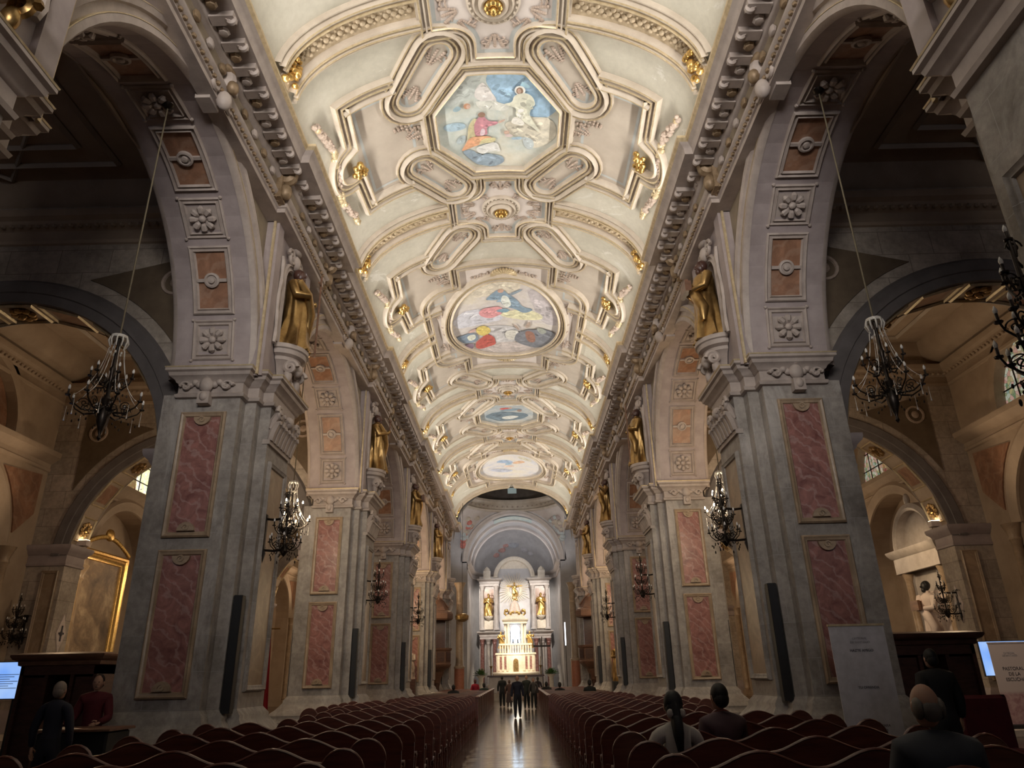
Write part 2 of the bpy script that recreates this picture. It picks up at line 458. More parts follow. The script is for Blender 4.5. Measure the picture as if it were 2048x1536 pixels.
CEIL = part('ceiling', MB().grid(lambda u, v: vmap((u*2-1)*SMAX, -3+57.7*v), 72, 40).mesh('vault_shell', MAT['vault']))
tag(CEIL, 'cream barrel vault with moulded plaster panels over the nave', 'ceiling', kind='structure')
MED = [11.2, 18.65, 34.0, 41.6]
OCT, OVAL = [14.92, 37.7], [26.3, 48.6]
PR_STAD = [(0,.0),(0,.08),(.03,.14),(.07,.14),(.085,.05),(.14,.05),(.155,.12),(.195,.12),(.21,.05),(.26,.05),(.275,.15),(.32,.21),(.37,.15),(.385,.05),(.43,.045),(.445,.11),(.48,.11),(.49,0)]
def M_stad(sx, sy):
    a, b = (1.36*sx, 1.25*sy), (2.22*sx, 2.47*sy)
    fr = MB(); vsweep(fr, PR_STAD, ccw(stadium(a, b, .29)))
    fr.mi = 1; vsweep(fr, [(.028,.138),(.05,.146),(.072,.138)], ccw(stadium(a, b, .29))); vsweep(fr, [(.154,.125),(.197,.125)], ccw(stadium(a, b, .29))); vsweep(fr, [(.445,.115),(.482,.115)], ccw(stadium(a, b, .29)))
    fi = MB(); vfill(fi, ccw(stadium(a, b, .30)), .012); fi.mi = 1
    vsweep(fi, [(-.075,.016),(0,.016)], ccw(stadium(a, b, .30))); fi.mi = 2
    sprig(fi, a[0], a[1]-.05*sy, sx*.86, sy*1.2, .42); sprig(fi, b[0], b[1], -sx*.86, -sy*1.2, .36)
    return fr.mesh('stadium_frame', [MAT['frame'], MAT['fgold']]), fi.mesh('stadium_field', [MAT['field'], MAT['blueedge'], MAT['stucco']])
for m in MED:
    for sx in (-1, 1):
        for sy in (-1, 1):
            if m < 15 and sy < 0: continue
            f, g = cached(('stad', sx, sy), lambda: M_stad(sx, sy))
            o = part('lozenge_frame', f, CEIL, (0, m, 0)); part('lozenge_panel', g, o)
# medallion panels (cross with hollowed corners) and the hanging medallions
def q_panel(w, l, w2, c):
    # quarter outline: straight side, quarter-hollow corner, narrow end
    q = [(w, 0), (w, c)] + [(w2 + (w-w2)*math.cos(PI/2*(1-i/8)) if False else w2+(w-w2)*(1-math.sin(PI/2*i/8)), c+(l-c)*(1-math.cos(PI/2*i/8))) for i in range(0, 9)] + [(w2, l)]
    return q
def full(q):
    q1 = q; q2 = [(-x, y) for x, y in q[::-1]]; q3 = [(-x, -y) for x, y in q]; q4 = [(x, -y) for x, y in q[::-1]]
    out = []
    for p in q1+q2+q3+q4:
        if not out or math.hypot(out[-1][0]-p[0], out[-1][1]-p[1]) > .01: out.append(p)
    return ccw(out)
def M_panel():
    out = full([(1.40,0),(1.40,.52),(1.05,.52)]+[(1.05-.62*math.sin(PI/2*i/7), .52+.62*(1-math.cos(PI/2*i/7))) for i in range(1,8)]+[(.43,1.42)])
    fr = MB(); vsweep(fr, [(0,0),(0,.09),(.04,.15),(.08,.06),(.12,.06),(.13,.13),(.17,.13),(.18,.06),(.23,.06),(.245,.16),(.29,.16),(.31,.0)], out)
    fr.mi = 1; vsweep(fr, [(.025,.13),(.04,.155),(.055,.13)], out); vsweep(fr, [(.245,.165),(.29,.165)], out)
    fi = MB(); vfill(fi, out, .012); fi.mi = 1; vsweep(fi, [(-.1,.018),(0,.018)], out); fi.mi = 2
    for x, y, dx, dy in ((0,-1.22,0,1),(0,1.22,0,-1),(-1.15,-.3,1,.3),(1.15,-.3,-1,.3),(-1.15,.3,1,-.3),(1.15,.3,-1,-.3),(-.62,-.75,-.6,1),(.62,-.75,.6,1),(-.62,.75,-.6,-1),(.62,.75,.6,-1)):
        sprig(fi, x, y, dx, dy, .3)
    return fr.mesh('medallion_panel_frame', [MAT['frame'], MAT['fgold']]), fi.mesh('medallion_panel_field', [MAT['pale'], MAT['blueedge'], MAT['stucco']])
def M_medal():
    a = MB(); a.lathe([(.60,.02),(.60,-.06),(.55,-.10),(.50,-.07),(.47,-.07),(.46,-.14),(.42,-.18),(.38,-.15),(.34,-.12),(.33,-.20),(.28,-.26),(.22,-.24),(.2,-.2),(0,-.2)], 40)
    for k in range(24):
        t = 2*PI*k/24; a.ball((.52*math.cos(t), .52*math.sin(t), -.10), .035, 6, 4)
    g = MB()
    for k in range(8):
        t = 2*PI*k/8; g.ball((.13*math.cos(t), .13*math.sin(t), -.27), (.075,.075,.05), 8, 5)
    g.ball((0,0,-.33), .075, 10, 6); g.lathe([(.20,-.2),(.20,-.25),(.12,-.27)], 16)
    return a.mesh('medallion_rings', MAT['frame'], ang=50), g.mesh('medallion_boss', MAT['gold'])
ml = ['plaster ceiling medallion with gilded boss, the nearest, cut by the top edge', 'plaster ceiling medallion with gilded boss between octagonal sky painting and oval painting',
      'plaster ceiling medallion with gilded boss beyond the first oval painting', 'small far plaster ceiling medallion in front of the last oval painting']
for i, m in enumerate(MED):
    f, g = cached('mpanel', M_panel); o = part('medallion_panel', f, CEIL, (0, m, 0)); part('panel_field', g, o)
    a, b = cached('medal', M_medal); t = thing('ceiling_medallion', ml[i], 'ceiling medallion', (0, m, VZ+VB-.012), 0, 'medallions along the vault crown')
    part('rings', a, t); part('boss', b, t, label='gilded flower boss')
# transverse rib bands with guilloche
def M_band(sx, s0=1.68):
    fr = MB(); pr = [(-.16,0),(-.16,.08),(-.13,.16),(-.07,.19),(-.03,.12),(-.01,.12),(.01,.2),(.07,.2),(.09,.08),(.13,.08),(.15,.13),(.18,.13),(.19,0)]
    for y, q in ((-.38, 1), (.38, -1)):
        vsweep(fr, [(o*q*sx, h) for o, h in pr], [(s0*sx, y), (5.3*sx, y)], False, step=.15)
    fr.mi = 1
    for y in (-.43, -.31, .31, .43): vsweep(fr, [(-.02,.15),(-.02,.205),(.02,.205),(.02,.15)], [(s0*sx, y), (5.3*sx, y)], False, step=.15)
    fr.mi = 2; vfill(fr, ccw([(s0*sx,-.3),(5.3*sx,-.3),(5.3*sx,.3),(s0*sx,.3)]), .03)
    if s0 < 2.5:
        fr.mi = 0; vsweep(fr, [(-.06,0),(-.06,.12),(.06,.12),(.06,0)], [(s0*sx, -.5), (s0*sx, .5)], False)
    g = MB(); k = 0; s = s0+.18
    while s < 5.2:
        vblob(g, s*sx, 0, .075, .035); vblob(g, (s+.09)*sx, .09*(1 if k % 2 else -1), .06, .045); vblob(g, (s+.09)*sx, -.09*(1 if k % 2 else -1), .035, .045); s += .18; k += 1
    # scroll bracket and cherub where the band meets the cornice
    c = MB()
    for k in range(14): vblob(c, (4.65+rnd.random()*.75)*sx, (rnd.random()-.5)*.5, .05+.05*rnd.random(), .12+.05*rnd.random())
    c.ball(vmap(4.95*sx, 0, .2), (.1,.1,.13), 8, 6)
    return fr.mesh('rib_band', [MAT['frame'], MAT['fgold'], MAT['relief']]), g.mesh('guilloche', MAT['relief']), c.mesh('cherub_bracket', MAT['gold'])
for y, s0 in [(m, 1.68) for m in MED] + [(26.3, 3.08), (48.6, 3.08), (54.0, .2)]:
    for sx in (-1, 1):
        f, g, c = cached(('band', sx, s0), lambda: M_band(sx, s0)); o = part('rib_band', f, CEIL, (0, y, 0)); part('guilloche', g, o); part('cherub_bracket', c, o, label='gilded cherub bracket')
# side panels between the ribs
def M_side(sx):
    bul = arc(4.28, .2, .80, -PI/2*.82, PI/2*.82, 10)
    out = [(2.55,-1.92),(4.22,-1.92),(4.30,-.62)] + [(x, y) for x, y in bul] + [(4.30,1.0),(4.22,2.28),(2.55,2.28)]
    path = ccw(flip(out[1:-1], sx, 1)); path = flip(out, sx, 1)
    if sx < 0: path = path[::-1]
    pr = [(0,0),(0,.08),(-.03,.16),(-.09,.16),(-.11,.06),(-.18,.06),(-.19,.13),(-.24,.13),(-.25,.06),(-.33,.06),(-.345,.15),(-.39,.20),(-.44,.14),(-.46,0)]
    fr = MB(); vsweep(fr, pr, path, False); fr.mi = 1; vsweep(fr, [(-.03,.165),(-.075,.165)], path, False); vsweep(fr, [(-.19,.136),(-.24,.136)], path, False); vsweep(fr, [(-.375,.2),(-.405,.2)], path, False)
    fi = MB(); ins = [(1.75,-1.5),(3.9,-1.55),(3.9,1.9),(1.75,1.85)]
    vfill(fi, ccw(flip(ins, sx, 1)), .01); fi.mi = 1; vsweep(fi, [(-.05,.016),(.03,.016)], ccw(flip([(2.3,-1.3),(3.72,-1.32),(3.72,1.68),(2.3,1.64)], sx, 1)))
    fi.mi = 2; sprig(fi, 2.15*sx, -.25, sx, .15, .62); sprig(fi, 2.15*sx, .1, sx, .5, .35)
    g = MB()
    c = (4.05*sx, .35)
    for k in range(26):
        a = rnd.random()*2*PI; q = rnd.random(); vblob(g, c[0]+.2*q*math.cos(a), c[1]+.36*q*math.sin(a), .06+.035*rnd.random(), .10+.1*rnd.random(), .8)
    g.ball(vmap(c[0]-.02*sx, c[1]-.2, .24), (.1,.11,.11), 8, 6)
    ga = MB(); y = -1.9
    while y < 2.2:
        for q in range(3): vblob(ga, (4.68+.15*math.sin(y*2.2)+.12*rnd.random())*sx, y+.1*rnd.random(), .05+.04*rnd.random(), .05+.06*rnd.random(), .8)
        ga.mi = 1 if (int((y+5)*2.2) % 3 == 0) else 0; y += .085
    return fr.mesh('side_panel_frame', [MAT['frame'], MAT['fgold']]), fi.mesh('side_panel_field', [MAT['field'], MAT['blueedge'], MAT['stucco']]), g.mesh('gilded_cherub', MAT['gold']), ga.mesh('garland', [MAT['stucco'], MAT['fgold']])
for y in (14.75, 22.4, 30.1, 37.6, 45.2):
    for sx in (-1, 1):
        f, g, c, ga = cached(('side', sx), lambda: M_side(sx)); o = part('side_panel', f, CEIL, (0, y, 0))
        part('panel_field', g, o); part('cherub_head', c, o, label='gilded cherub head'); part('garland', ga, o)
# oval panel surround and shells
def M_ovalp():
    out = full([(3.0,0),(3.0,2.1)]+arc(2.3,2.3,.7,0,PI/2,6)+[(1.62,3.0),(1.62,4.3)])
    fr = MB(); vsweep(fr, [(0,0),(0,.09),(.04,.16),(.09,.16),(.11,.06),(.17,.06),(.18,.13),(.22,.13),(.23,.06),(.28,.06),(.3,.18),(.36,.18),(.38,0)], out)
    fr.mi = 1; vsweep(fr, [(.04,.166),(.08,.166)], out); vsweep(fr, [(.3,.186),(.36,.186)], out)
    fi = MB(); vfill(fi, out, .008); fi.mi = 1
    for sg in (-1, 1):
        for k in range(13):
            a = PI*(k+.5)/13
            fi.mi = 3; fi.tube([vmap(.15*math.cos(a), sg*(3.62+.08*math.sin(a)), .05), vmap(.5*math.cos(a), sg*(3.62+.45*math.sin(a)), .08)], [.03,.06], 5)
        fi.mi = 2
        for q in (-1, 1): sprig(fi, .45*q, sg*3.55, q, 0, .75)
    for sx in (-1, 1):
        for k in range(8): fi.mi = 2; vblob(fi, sx*(2.55+.1*math.cos(k)), -.4+k*.1, .06, .06)
        sprig(fi, 2.55*sx, 1.2, 0, 1, .7); sprig(fi, 2.55*sx, -1.2, 0, -1, .7)
    return fr.mesh('oval_surround_frame', [MAT['frame'], MAT['fgold']]), fi.mesh('oval_surround_field', [MAT['pale'], MAT['blueedge'], MAT['stucco'], MAT['fgold']])
for y in OVAL:
    f, g = cached('ovalp', M_ovalp); o = part('oval_surround', f, CEIL, (0, y, 0)); part('surround_field', g, o)

# ------------------------------------------------------------------ ceiling paintings: flat pigments on the plaster inside a moulded frame
def paint_mat(name, a, b, c, sc=.6):
    m, t, bs = nt_new(name); v = coords(t); n = noise(t, sc, 6, .62, v, .5)
    r = ramp(t, n.outputs['Fac'], [(.32,a),(.5,b),(.68,c)]); n2 = noise(t, 5, 5, .6, v)
    cc = mixc(t, .35, r.outputs[0], n2.outputs['Fac'], 'OVERLAY'); t.links.new(cc, bs.inputs['Base Color']); bs.inputs['Roughness'].default_value = .6
    return m
_pig = {}
def pig(c):
    k = tuple(round(x, 2) for x in c)
    if k not in _pig: _pig[k] = M_noise('pigment', [(.3, tuple(x*.74 for x in c)), (.7, tuple(min(1, x*1.2) for x in c))], 4.5, .6, 0, 0, 6, .8)
    return _pig[k]
def interp(x, xs, ys):
    for i in range(len(xs)-1):
        if x <= xs[i+1] or i == len(xs)-2: return ys[i]+(ys[i+1]-ys[i])*(x-xs[i])/(xs[i+1]-xs[i])
def painting(label, Yc, outline, base, patches, mx, my):
    t = thing('ceiling_painting', label, 'ceiling painting', (0, Yc, 0), 0, 'paintings along the vault')
    mats = [base]; mb = MB(); vfill(mb, ccw(outline), .02)
    for k, (c, pl) in enumerate(patches):
        m = pig(c)
        if m not in mats: mats.append(m)
        mb.mi = mats.index(m)
        pts = ellipse(pl[0], pl[1], pl[2], pl[3], 14) if not isinstance(pl[0], tuple) else chaikin(pl, 2)
        poly = ccw([(mx(x), my(y)) for x, y in pts])
        if len(poly) > 16: poly = [(x+.018*math.sin(9*y+k), y+.022*math.sin(11*x+2*k)) for x, y in poly]
        vfill(mb, poly, .024+.0025*k); h_ = .024+.0025*k+.001
        # brush strokes of lighter and darker pigment inside the patch
        xs = [q[0] for q in poly]; ys = [q[1] for q in poly]; wx, wy = max(xs)-min(xs), max(ys)-min(ys)
        if wx*wy > .05:
            for q in range(int(min(14, 4+wx*wy*8))):
                i_ = rnd.randrange(len(poly)); fx = .25+.5*rnd.random(); cx_ = poly[i_][0]*(1-fx)+sum(xs)/len(xs)*fx; cy_ = poly[i_][1]*(1-fx)+sum(ys)/len(ys)*fx
                ra, rb, an = wx*(.05+.09*rnd.random()), wy*(.02+.04*rnd.random()), rnd.random()*2-1
                f_ = rnd.choice((.62, .78, 1.2, 1.35)); m2 = pig(tuple(min(.9, v*f_) for v in c))
                if m2 not in mats: mats.append(m2)
                mb.mi = mats.index(m2)
                vfill(mb, ccw([(cx_+ra*math.cos(t)*math.cos(an)-rb*math.sin(t)*math.sin(an), cy_+ra*math.cos(t)*math.sin(an)+rb*math.sin(t)*math.cos(an)) for t in [2*PI*j/9 for j in range(9)]]), h_)
    part('canvas', mb.mesh('painted_canvas', mats), t)
    fr = MB(); vsweep(fr, [(0,.02),(0,.12),(.04,.18),(.09,.14),(.11,.08),(.16,.08),(.175,.15),(.21,.15),(.22,.08),(.27,.08),(.29,.2),(.35,.2),(.38,.1),(.43,.07),(.45,0)], ccw(outline))
    fr.mi = 1; vsweep(fr, [(.02,.155),(.04,.186),(.06,.17)], ccw(outline)); vsweep(fr, [(.175,.156),(.21,.156)], ccw(outline)); vsweep(fr, [(.295,.206),(.345,.206)], ccw(outline))
    part('frame', fr.mesh('painting_frame', [MAT['frame'], MAT['fgold']]), t)
SKN = (.62,.44,.36)
octo = [(.70,-1.75),(1.62,-.60),(1.62,.62),(.70,1.75),(-.70,1.75),(-1.62,.62),(-1.62,-.60),(-.70,-1.75)]
omx = lambda x: (x-1010)/900*1.62
omy = lambda y: interp(y, [90,640,1160,1440], [-1.75,-.60,.62,1.75])
painting('octagonal ceiling painting of a white robed figure and a kneeling figure in pink', OCT[0], octo, paint_mat('painted_sky', (.42,.52,.54), (.60,.63,.58), (.70,.66,.56)), [
    ((.36,.53,.70), [(930,95),(1390,95),(1740,430),(1890,640),(1800,740),(1640,840),(1500,790),(1180,620),(1000,580),(950,440),(850,260)]),
    ((.52,.56,.54), [(560,120),(900,95),(740,260),(690,450),(480,560),(230,580),(380,360)]),
    ((.75,.72,.70), [(800,240),(860,290),(960,420),(1010,590),(860,590),(680,520),(720,360)]),
    ((.68,.69,.64), [(680,520),(1010,570),(1250,640),(1100,720),(860,690),(720,640)]),
    ((.42,.56,.66), [(160,860),(480,840),(560,960),(250,990)]),
    ((.66,.62,.52), [(1080,860),(1880,740),(1890,1130),(1600,1260),(1380,1180),(1180,1080)]),
    ((.52,.58,.60), [(1350,1100),(1550,1150),(1560,1250),(1420,1260)]),
    ((.45,.52,.54), [(330,1180),(430,1060),(520,1060),(500,1190)]),
    ((.30,.38,.46), [(430,1255),(620,1240),(700,1330),(860,1290),(1080,1340),(1085,1425),(740,1438),(520,1340)]),
    ((.76,.76,.74), [(640,1235),(980,1170),(1060,1300),(880,1270),(700,1310)]),
    ((.60,.54,.34), [(700,790),(620,820),(560,980),(510,1190),(640,1170),(680,900)]),
    ((.56,.27,.32), [(720,780),(810,790),(860,850),(1010,862),(1030,910),(860,935),(830,1000),(840,1095),(630,1095),(660,900)]),
    ((.74,.60,.66), [(760,960),(820,990),(800,1085),(720,1085)]),
    ((.74,.40,.24), [(640,1085),(810,1085),(960,1150),(800,1170),(570,1235),(390,1250),(520,1165)]),
    ((.66,.60,.36), [(830,1130),(970,1110),(960,1180),(680,1205),(720,1170)]),
    ((.30,.19,.14), (775,752,55,40)), (SKN, [(1010,862),(1130,826),(1110,856),(1025,900)]),
    ((.84,.84,.80), (1340,368,78,72)), ((.30,.20,.14), (1338,376,50,55)), (SKN, (1330,378,28,40)),
    ((.74,.74,.62), [(1270,425),(1400,405),(1545,450),(1560,590),(1480,640),(1500,800),(1660,1015),(1560,960),(1400,880),(1280,760),(1290,640),(1130,620),(1090,600),(1230,560)]),
    ((.60,.62,.52), [(1420,480),(1560,520),(1500,640),(1490,790),(1430,640)]),
    ((.80,.78,.72), [(1220,800),(1330,790),(1420,880),(1360,920),(1200,900)]),
    ((.32,.44,.50), [(340,640),(430,560),(500,620),(420,670)]), ((.50,.28,.18), (570,590,52,48)), (SKN, (590,600,30,36)),
    (SKN, (1140,1030,44,34)), ((.40,.54,.66), [(1190,1120),(1370,1085),(1380,1140),(1230,1150)]), ((.72,.60,.58), [(1150,1040),(1250,1080),(1180,1110),(1090,1080)])], omx, omy)
oval = ellipse(0, 0, 2.25, 3.3, 56)
vmx = lambda x: (x-972)/748*2.25
vmy = lambda y: interp(y, [165,420,700,960,1260], [-3.3,-1.75,-.3,1.1,3.3])
painting('large oval ceiling painting of a blue robed figure rising over two crowded groups', OVAL[0], oval, paint_mat('painted_dusk', (.50,.47,.47), (.60,.56,.54), (.68,.62,.50)), [
    ((.66,.60,.50), [(560,250),(900,180),(1200,190),(1150,330),(800,380),(520,370)]),
    ((.52,.48,.50), [(1240,260),(1500,330),(1690,600),(1690,800),(1450,760),(1350,500)]),
    ((.60,.60,.66), [(260,600),(560,520),(900,640),(960,760),(560,820),(250,800)]),
    ((.70,.67,.46), [(900,660),(1060,590),(1400,590),(1540,700),(1250,770),(930,710)]),
    ((.54,.53,.54), [(500,860),(1000,840),(1250,950),(1100,1120),(700,1130)]),
    ((.56,.50,.48), [(480,1150),(980,1080),(1480,1150),(1200,1250),(760,1250)]),
    ((.24,.33,.42), [(700,420),(820,340),(880,290),(980,310),(1060,380),(1160,450),(1200,540),(1390,570),(1230,650),(1080,560),(940,540),(920,420),(800,430)]),
    ((.70,.74,.70), [(930,350),(1040,400),(1060,520),(1000,560),(930,500)]), ((.56,.36,.28), (925,312,40,24)),
    ((.26,.32,.38), [(1030,350),(1200,285),(1210,300),(1060,380)]),
    ((.68,.32,.34), [(600,560),(860,520),(960,570),(830,600),(960,640),(860,690),(720,720),(640,660)]),
    ((.24,.38,.48), [(820,600),(960,560),(1050,590),(980,640)]),
    ((.70,.56,.18), [(560,850),(660,810),(760,880),(740,980),(620,990),(540,930)]),
    ((.50,.12,.10), [(540,1040),(720,960),(820,1040),(820,1120),(660,1160),(500,1150)]),
    ((.22,.28,.36), [(330,920),(520,910),(580,990),(520,1060),(340,1040),(250,940)]), ((.70,.72,.62), [(400,950),(530,940),(540,1010),(430,1030)]),
    ((.30,.22,.30), [(330,1060),(500,1060),(480,1140),(400,1130)]), ((.58,.40,.36), [(430,880),(560,840),(540,900),(440,910)]),
    ((.66,.65,.60), [(960,930),(1160,920),(1180,1060),(970,1060)]),
    ((.20,.21,.24), [(1180,930),(1420,880),(1600,850),(1700,920),(1640,1060),(1480,1150),(1250,1140),(1060,1060)]),
    ((.32,.17,.13), [(1240,920),(1380,930),(1420,1080),(1280,1080)]), ((.34,.36,.32), [(1400,860),(1500,840),(1580,900),(1480,960)]),
    ((.46,.36,.30), [(1080,830),(1120,820),(1180,910),(1150,920)]), ((.46,.36,.30), [(1280,790),(1320,750),(1330,800),(1290,880),(1240,860)]),
    ((.30,.14,.10), (1000,985,0.1,0.1))][:-1], vmx, vmy)
painting('far octagonal ceiling painting with a red cloaked figure over dark blue clouds', OCT[1], octo, paint_mat('painted_storm', (.26,.34,.40), (.44,.48,.50), (.60,.56,.48)), [
    ((.62,.56,.46), [(700,110),(1300,110),(1500,300),(1000,380),(600,300)]), ((.16,.22,.27), [(200,900),(700,760),(1100,820),(1700,900),(1500,1250),(800,1360),(400,1200)]),
    ((.66,.14,.12), [(700,560),(900,480),(1100,560),(1000,640),(760,640)]), ((.24,.34,.42), [(800,640),(1300,560),(1500,640),(1100,760),(700,740)]),
    ((.68,.70,.68), [(700,1180),(1100,1050),(1400,1130),(1000,1290)]), (SKN, (1060,520,60,60)), ((.34,.24,.2), [(1250,640),(1400,600),(1420,760),(1300,800)])], omx, omy)
painting('last oval ceiling painting, pale with blue and orange drapery, before the dome', OVAL[1], oval, paint_mat('painted_dawn', (.52,.56,.66), (.70,.68,.68), (.76,.72,.62)), [
    ((.36,.48,.66), [(600,520),(800,430),(1050,560),(1000,640),(760,600)]), ((.72,.48,.32), [(980,620),(1200,480),(1350,560),(1100,680)]),
    ((.30,.46,.62), [(820,640),(980,600),(1010,680),(880,720)]), ((.62,.60,.50), [(1100,300),(1400,380),(1500,520),(1200,450)]),
    ((.76,.60,.50), [(760,760),(1000,720),(1080,800),(860,830)]), ((.56,.60,.72), [(400,800),(800,880),(1100,1000),(700,1050)])], vmx, vmy)
# ------------------------------------------------------------------ nave arcade
PB = 10.45
def PY(k): return 14.95 + PB*(k-1)
SIDE = {-1: 'left', 1: 'right'}
ORD = ['', 'nearest full', 'second', 'third', 'fourth', 'fifth']
AR = 3.925; AZ = 7.55
BODY = [(1.0,-1.3),(.9,-1.3),(-.6,-1.3),(-.6,-1.0),(-.83,-1.0),(-.83,-.72),(-1.05,-.72)]
def body_path():
    h = BODY; return (h + [(x, -y) for x, y in h[::-1]])[::-1]          # x = a - 6, nave towards -x
def side_path(p, sx): return p                                    # authored on the right-hand side, mirrored in mesh()
def rect_frame(mb, w, l, prof, z0=0, facing=None):
    pass
def frame_on(mb, x0, y0, y1, z0, z1, prof, d=-1):
    # moulded frame on a plane x = x0 whose face looks along d*x ; prof = (inset, projection)
    pth = [(y0,z0),(y1,z0),(y1,z1),(y0,z1)]; M = mitres(ccw(pth), True); pth = ccw(pth); k = len(prof)
    vs = [(x0+d*h, p[0]-m[0]*o, p[1]-m[1]*o) for p, m in zip(pth, M) for o, h in prof]
    mb.add(vs, [(i*k+a, ((i+1)%4)*k+a, ((i+1)%4)*k+a+1, i*k+a+1) for i in range(4) for a in range(k-1)])
def frame_w(mb, y0, x0, x1, z0, z1, prof):
    # same on a plane y = y0 that looks towards -y
    pth = ccw([(x0,z0),(x1,z0),(x1,z1),(x0,z1)]); M = mitres(pth, True); k = len(prof)
    vs = [(p[0]-m[0]*o, y0-h, p[1]-m[1]*o) for p, m in zip(pth, M) for o, h in prof]
    mb.add(vs, [(i*k+a, ((i+1)%4)*k+a, ((i+1)%4)*k+a+1, i*k+a+1) for i in range(4) for a in range(k-1)])
PF = [(0,0),(0,.05),(.03,.08),(.07,.05),(.09,.05),(.11,.02),(.12,-.02)]
def spiral(cx, cz, r, turns, s=1, n=22, a0=0): return [(cx+s*r*(1-i/n*.85)*math.cos(a0+turns*2*PI*i/n), cz+r*(1-i/n*.85)*math.sin(a0+turns*2*PI*i/n)) for i in range(n+1)]
def mk_pier(sx):
    out = {}
    b = MB(); b.prism(body_path(), 'z', 1.15, 7.2)
    for x0, x1 in ((1.0, 1.14),):
        b.box(x0, x1, -.9, .9, .4, 5.8)
    out['shaft'] = b.mesh('pier_shaft', MAT['stone'], sx)
    p = MB()
    p.plan([(0,0),(.48,0),(.48,.5),(.42,.54),(.40,.62),(.42,.68),(.38,.76),(.27,.84),(.16,.96),(.1,1.04),(.1,1.1),(.03,1.18),(0,1.22)], body_path(), True, None)
    out['plinth'] = p.mesh('pier_plinth', MAT['stone'], sx, 45)
    c = MB(); CB = [(min(x, .66), y) for x, y in body_path() if abs(x-.9) > .01]
    c.plan([(0,7.10),(.07,7.12),(.09,7.18),(.04,7.22),(.04,7.42),(.09,7.45),(.11,7.50),(.20,7.56),(.22,7.63),(.27,7.66),(.27,7.74),(0,7.76)], CB, True, 'top')
    c.mi = 1; c.plan([(.275,7.715),(.285,7.74),(.26,7.755)], CB, True)
    out['capital'] = c.mesh('pier_impost', [MAT['mould'], MAT['fgold']], sx)
    # mask-and-wings cartouche on the west face, acanthus capital on the nave face
    k = MB(); cx = .1; y = -1.36
    k.ball((cx,y-.05,7.60), (.10,.09,.10)); k.ball((cx,y-.06,7.36), (.15,.10,.17)); k.box(cx-.12, cx+.12, y-.13, y+.06, 6.94, 7.2); k.ball((cx,y-.13,7.09), (.08,.05,.1))
    for q in (-1, 1):
        for i in range(5): k.ball((cx+q*(.16+.09*i), y-.03, 7.38+.05*math.sin(i*1.6)), (.075,.06,.075-.008*i), 8, 5)
        k.tube([(cx+q*(.2+px), y-.06, pz) for px, pz in spiral(.22, 7.34, .12, 1.2)], .028, 5)
    out['cartouche'] = k.mesh('capital_cartouche', MAT['mould'], sx)
    a = MB(); x = -1.05
    a.box(x-.05, x+.1, -.74, .74, 6.28, 6.38)
    for row, (z, n, h) in enumerate(((6.38, 7, .42), (6.62, 6, .4))):
        for i in range(n):
            yy = -.64+1.28*i/(n-1)
            a.tube([(x-.02, yy, z), (x-.07, yy, z+h*.5), (x-.14, yy, z+h*.85), (x-.21, yy, z+h*.92), (x-.22, yy, z+h*.8)], [.11,.12,.10,.07,.03], 6, flat=.7)
    for q in (-1, 1):
        a.tube([(x-.16, q*.62+py*.9, pz) for py, pz in spiral(0, 6.98, .16, 1.7, q)], .05, 6)
    a.ball((x-.16,0,6.98), (.12,.16,.14)); 
    for i in range(9): a.ball((x-.12, -.5+i*.125, 6.92+.05*math.cos(i*2)), (.06,.06,.06), 6, 4)
    out['acanthus'] = a.mesh('acanthus_capital', MAT['mould'], sx)
    for nm, z0, z1 in (('upper', 4.25, 6.8), ('lower', 1.42, 4.02)):
        f = MB(); frame_w(f, -1.3, -.36, .56, z0, z1, PF); f.mi = 0
        for zz, q in ((z1-.12, -1), (z0+.12, 1)):
            f.prism([(zz+q*.17*math.sin(t), .1+.17*math.cos(t)) for t in [PI*i/8 for i in range(9)]], 'y', -1.38, -1.29)
            f.tube([(px, -1.38, pz) for px, pz in spiral(.1, zz+q*.06, .07, 1.3)], .022, 5)
        out['frame_'+nm] = f.mesh('marble_frame', MAT['tan'], sx)
        g = MB(); g.box(-.25, .45, -1.32, -1.29, z0+.1, z1-.1); out['marble_'+nm] = g.mesh('marble_slab', MAT['pink'], sx)
    f = MB(); frame_on(f, -1.05, -.56, .56, 1.5, 5.95, PF); out['frame_nave'] = f.mesh('nave_panel_frame', MAT['stone'], sx)
    g = MB(); g.box(-1.07, -1.04, -.45, .45, 1.6, 5.85)
    out['marble_nave'] = g.mesh('nave_marble_slab', MAT['tan'], sx)
    # niche above the impost
    n = MB(); X = -.88; w = .46; zb, zs = 8.72, 10.35
    def q(y0, y1, z0, z1): n.add([(X,y0,z0),(X,y1,z0),(X,y1,z1),(X,y0,z1)], [(0,1,2,3)])
    q(-1.32, -w, 7.6, 11.6); q(w, 1.32, 7.6, 11.6); q(-w, w, 7.6, zb)
    m = 14
    for i in range(m):
        t0, t1 = PI*i/m, PI*(i+1)/m
        n.add([(X,w*math.cos(t0),zs+w*math.sin(t0)),(X,w*math.cos(t1),zs+w*math.sin(t1)),(X,w*math.cos(t1),11.6),(X,w*math.cos(t0),11.6)], [(0,1,2,3)])
    for yy in (-1.32, 1.32): n.add([(X,yy,7.6),(-.6,yy,7.6),(-.6,yy,11.6),(X,yy,11.6)], [(0,1,2,3)])
    n.mi = 1
    n.lathe([(w,zb),(w,zs)], 12, (X,0,0), -PI/2, PI/2, .85); n.lathe([(w*math.cos(PI/2*i/6), zs+w*math.sin(PI/2*i/6)) for i in range(7)], 12, (X,0,0), -PI/2, PI/2, .85)
    n.add([(X,w*math.cos(t),zb) if False else (X+.85*w*math.cos(t),w*math.sin(t),zb) for t in [-PI/2+PI*i/12 for i in range(13)]], [tuple(range(13))])
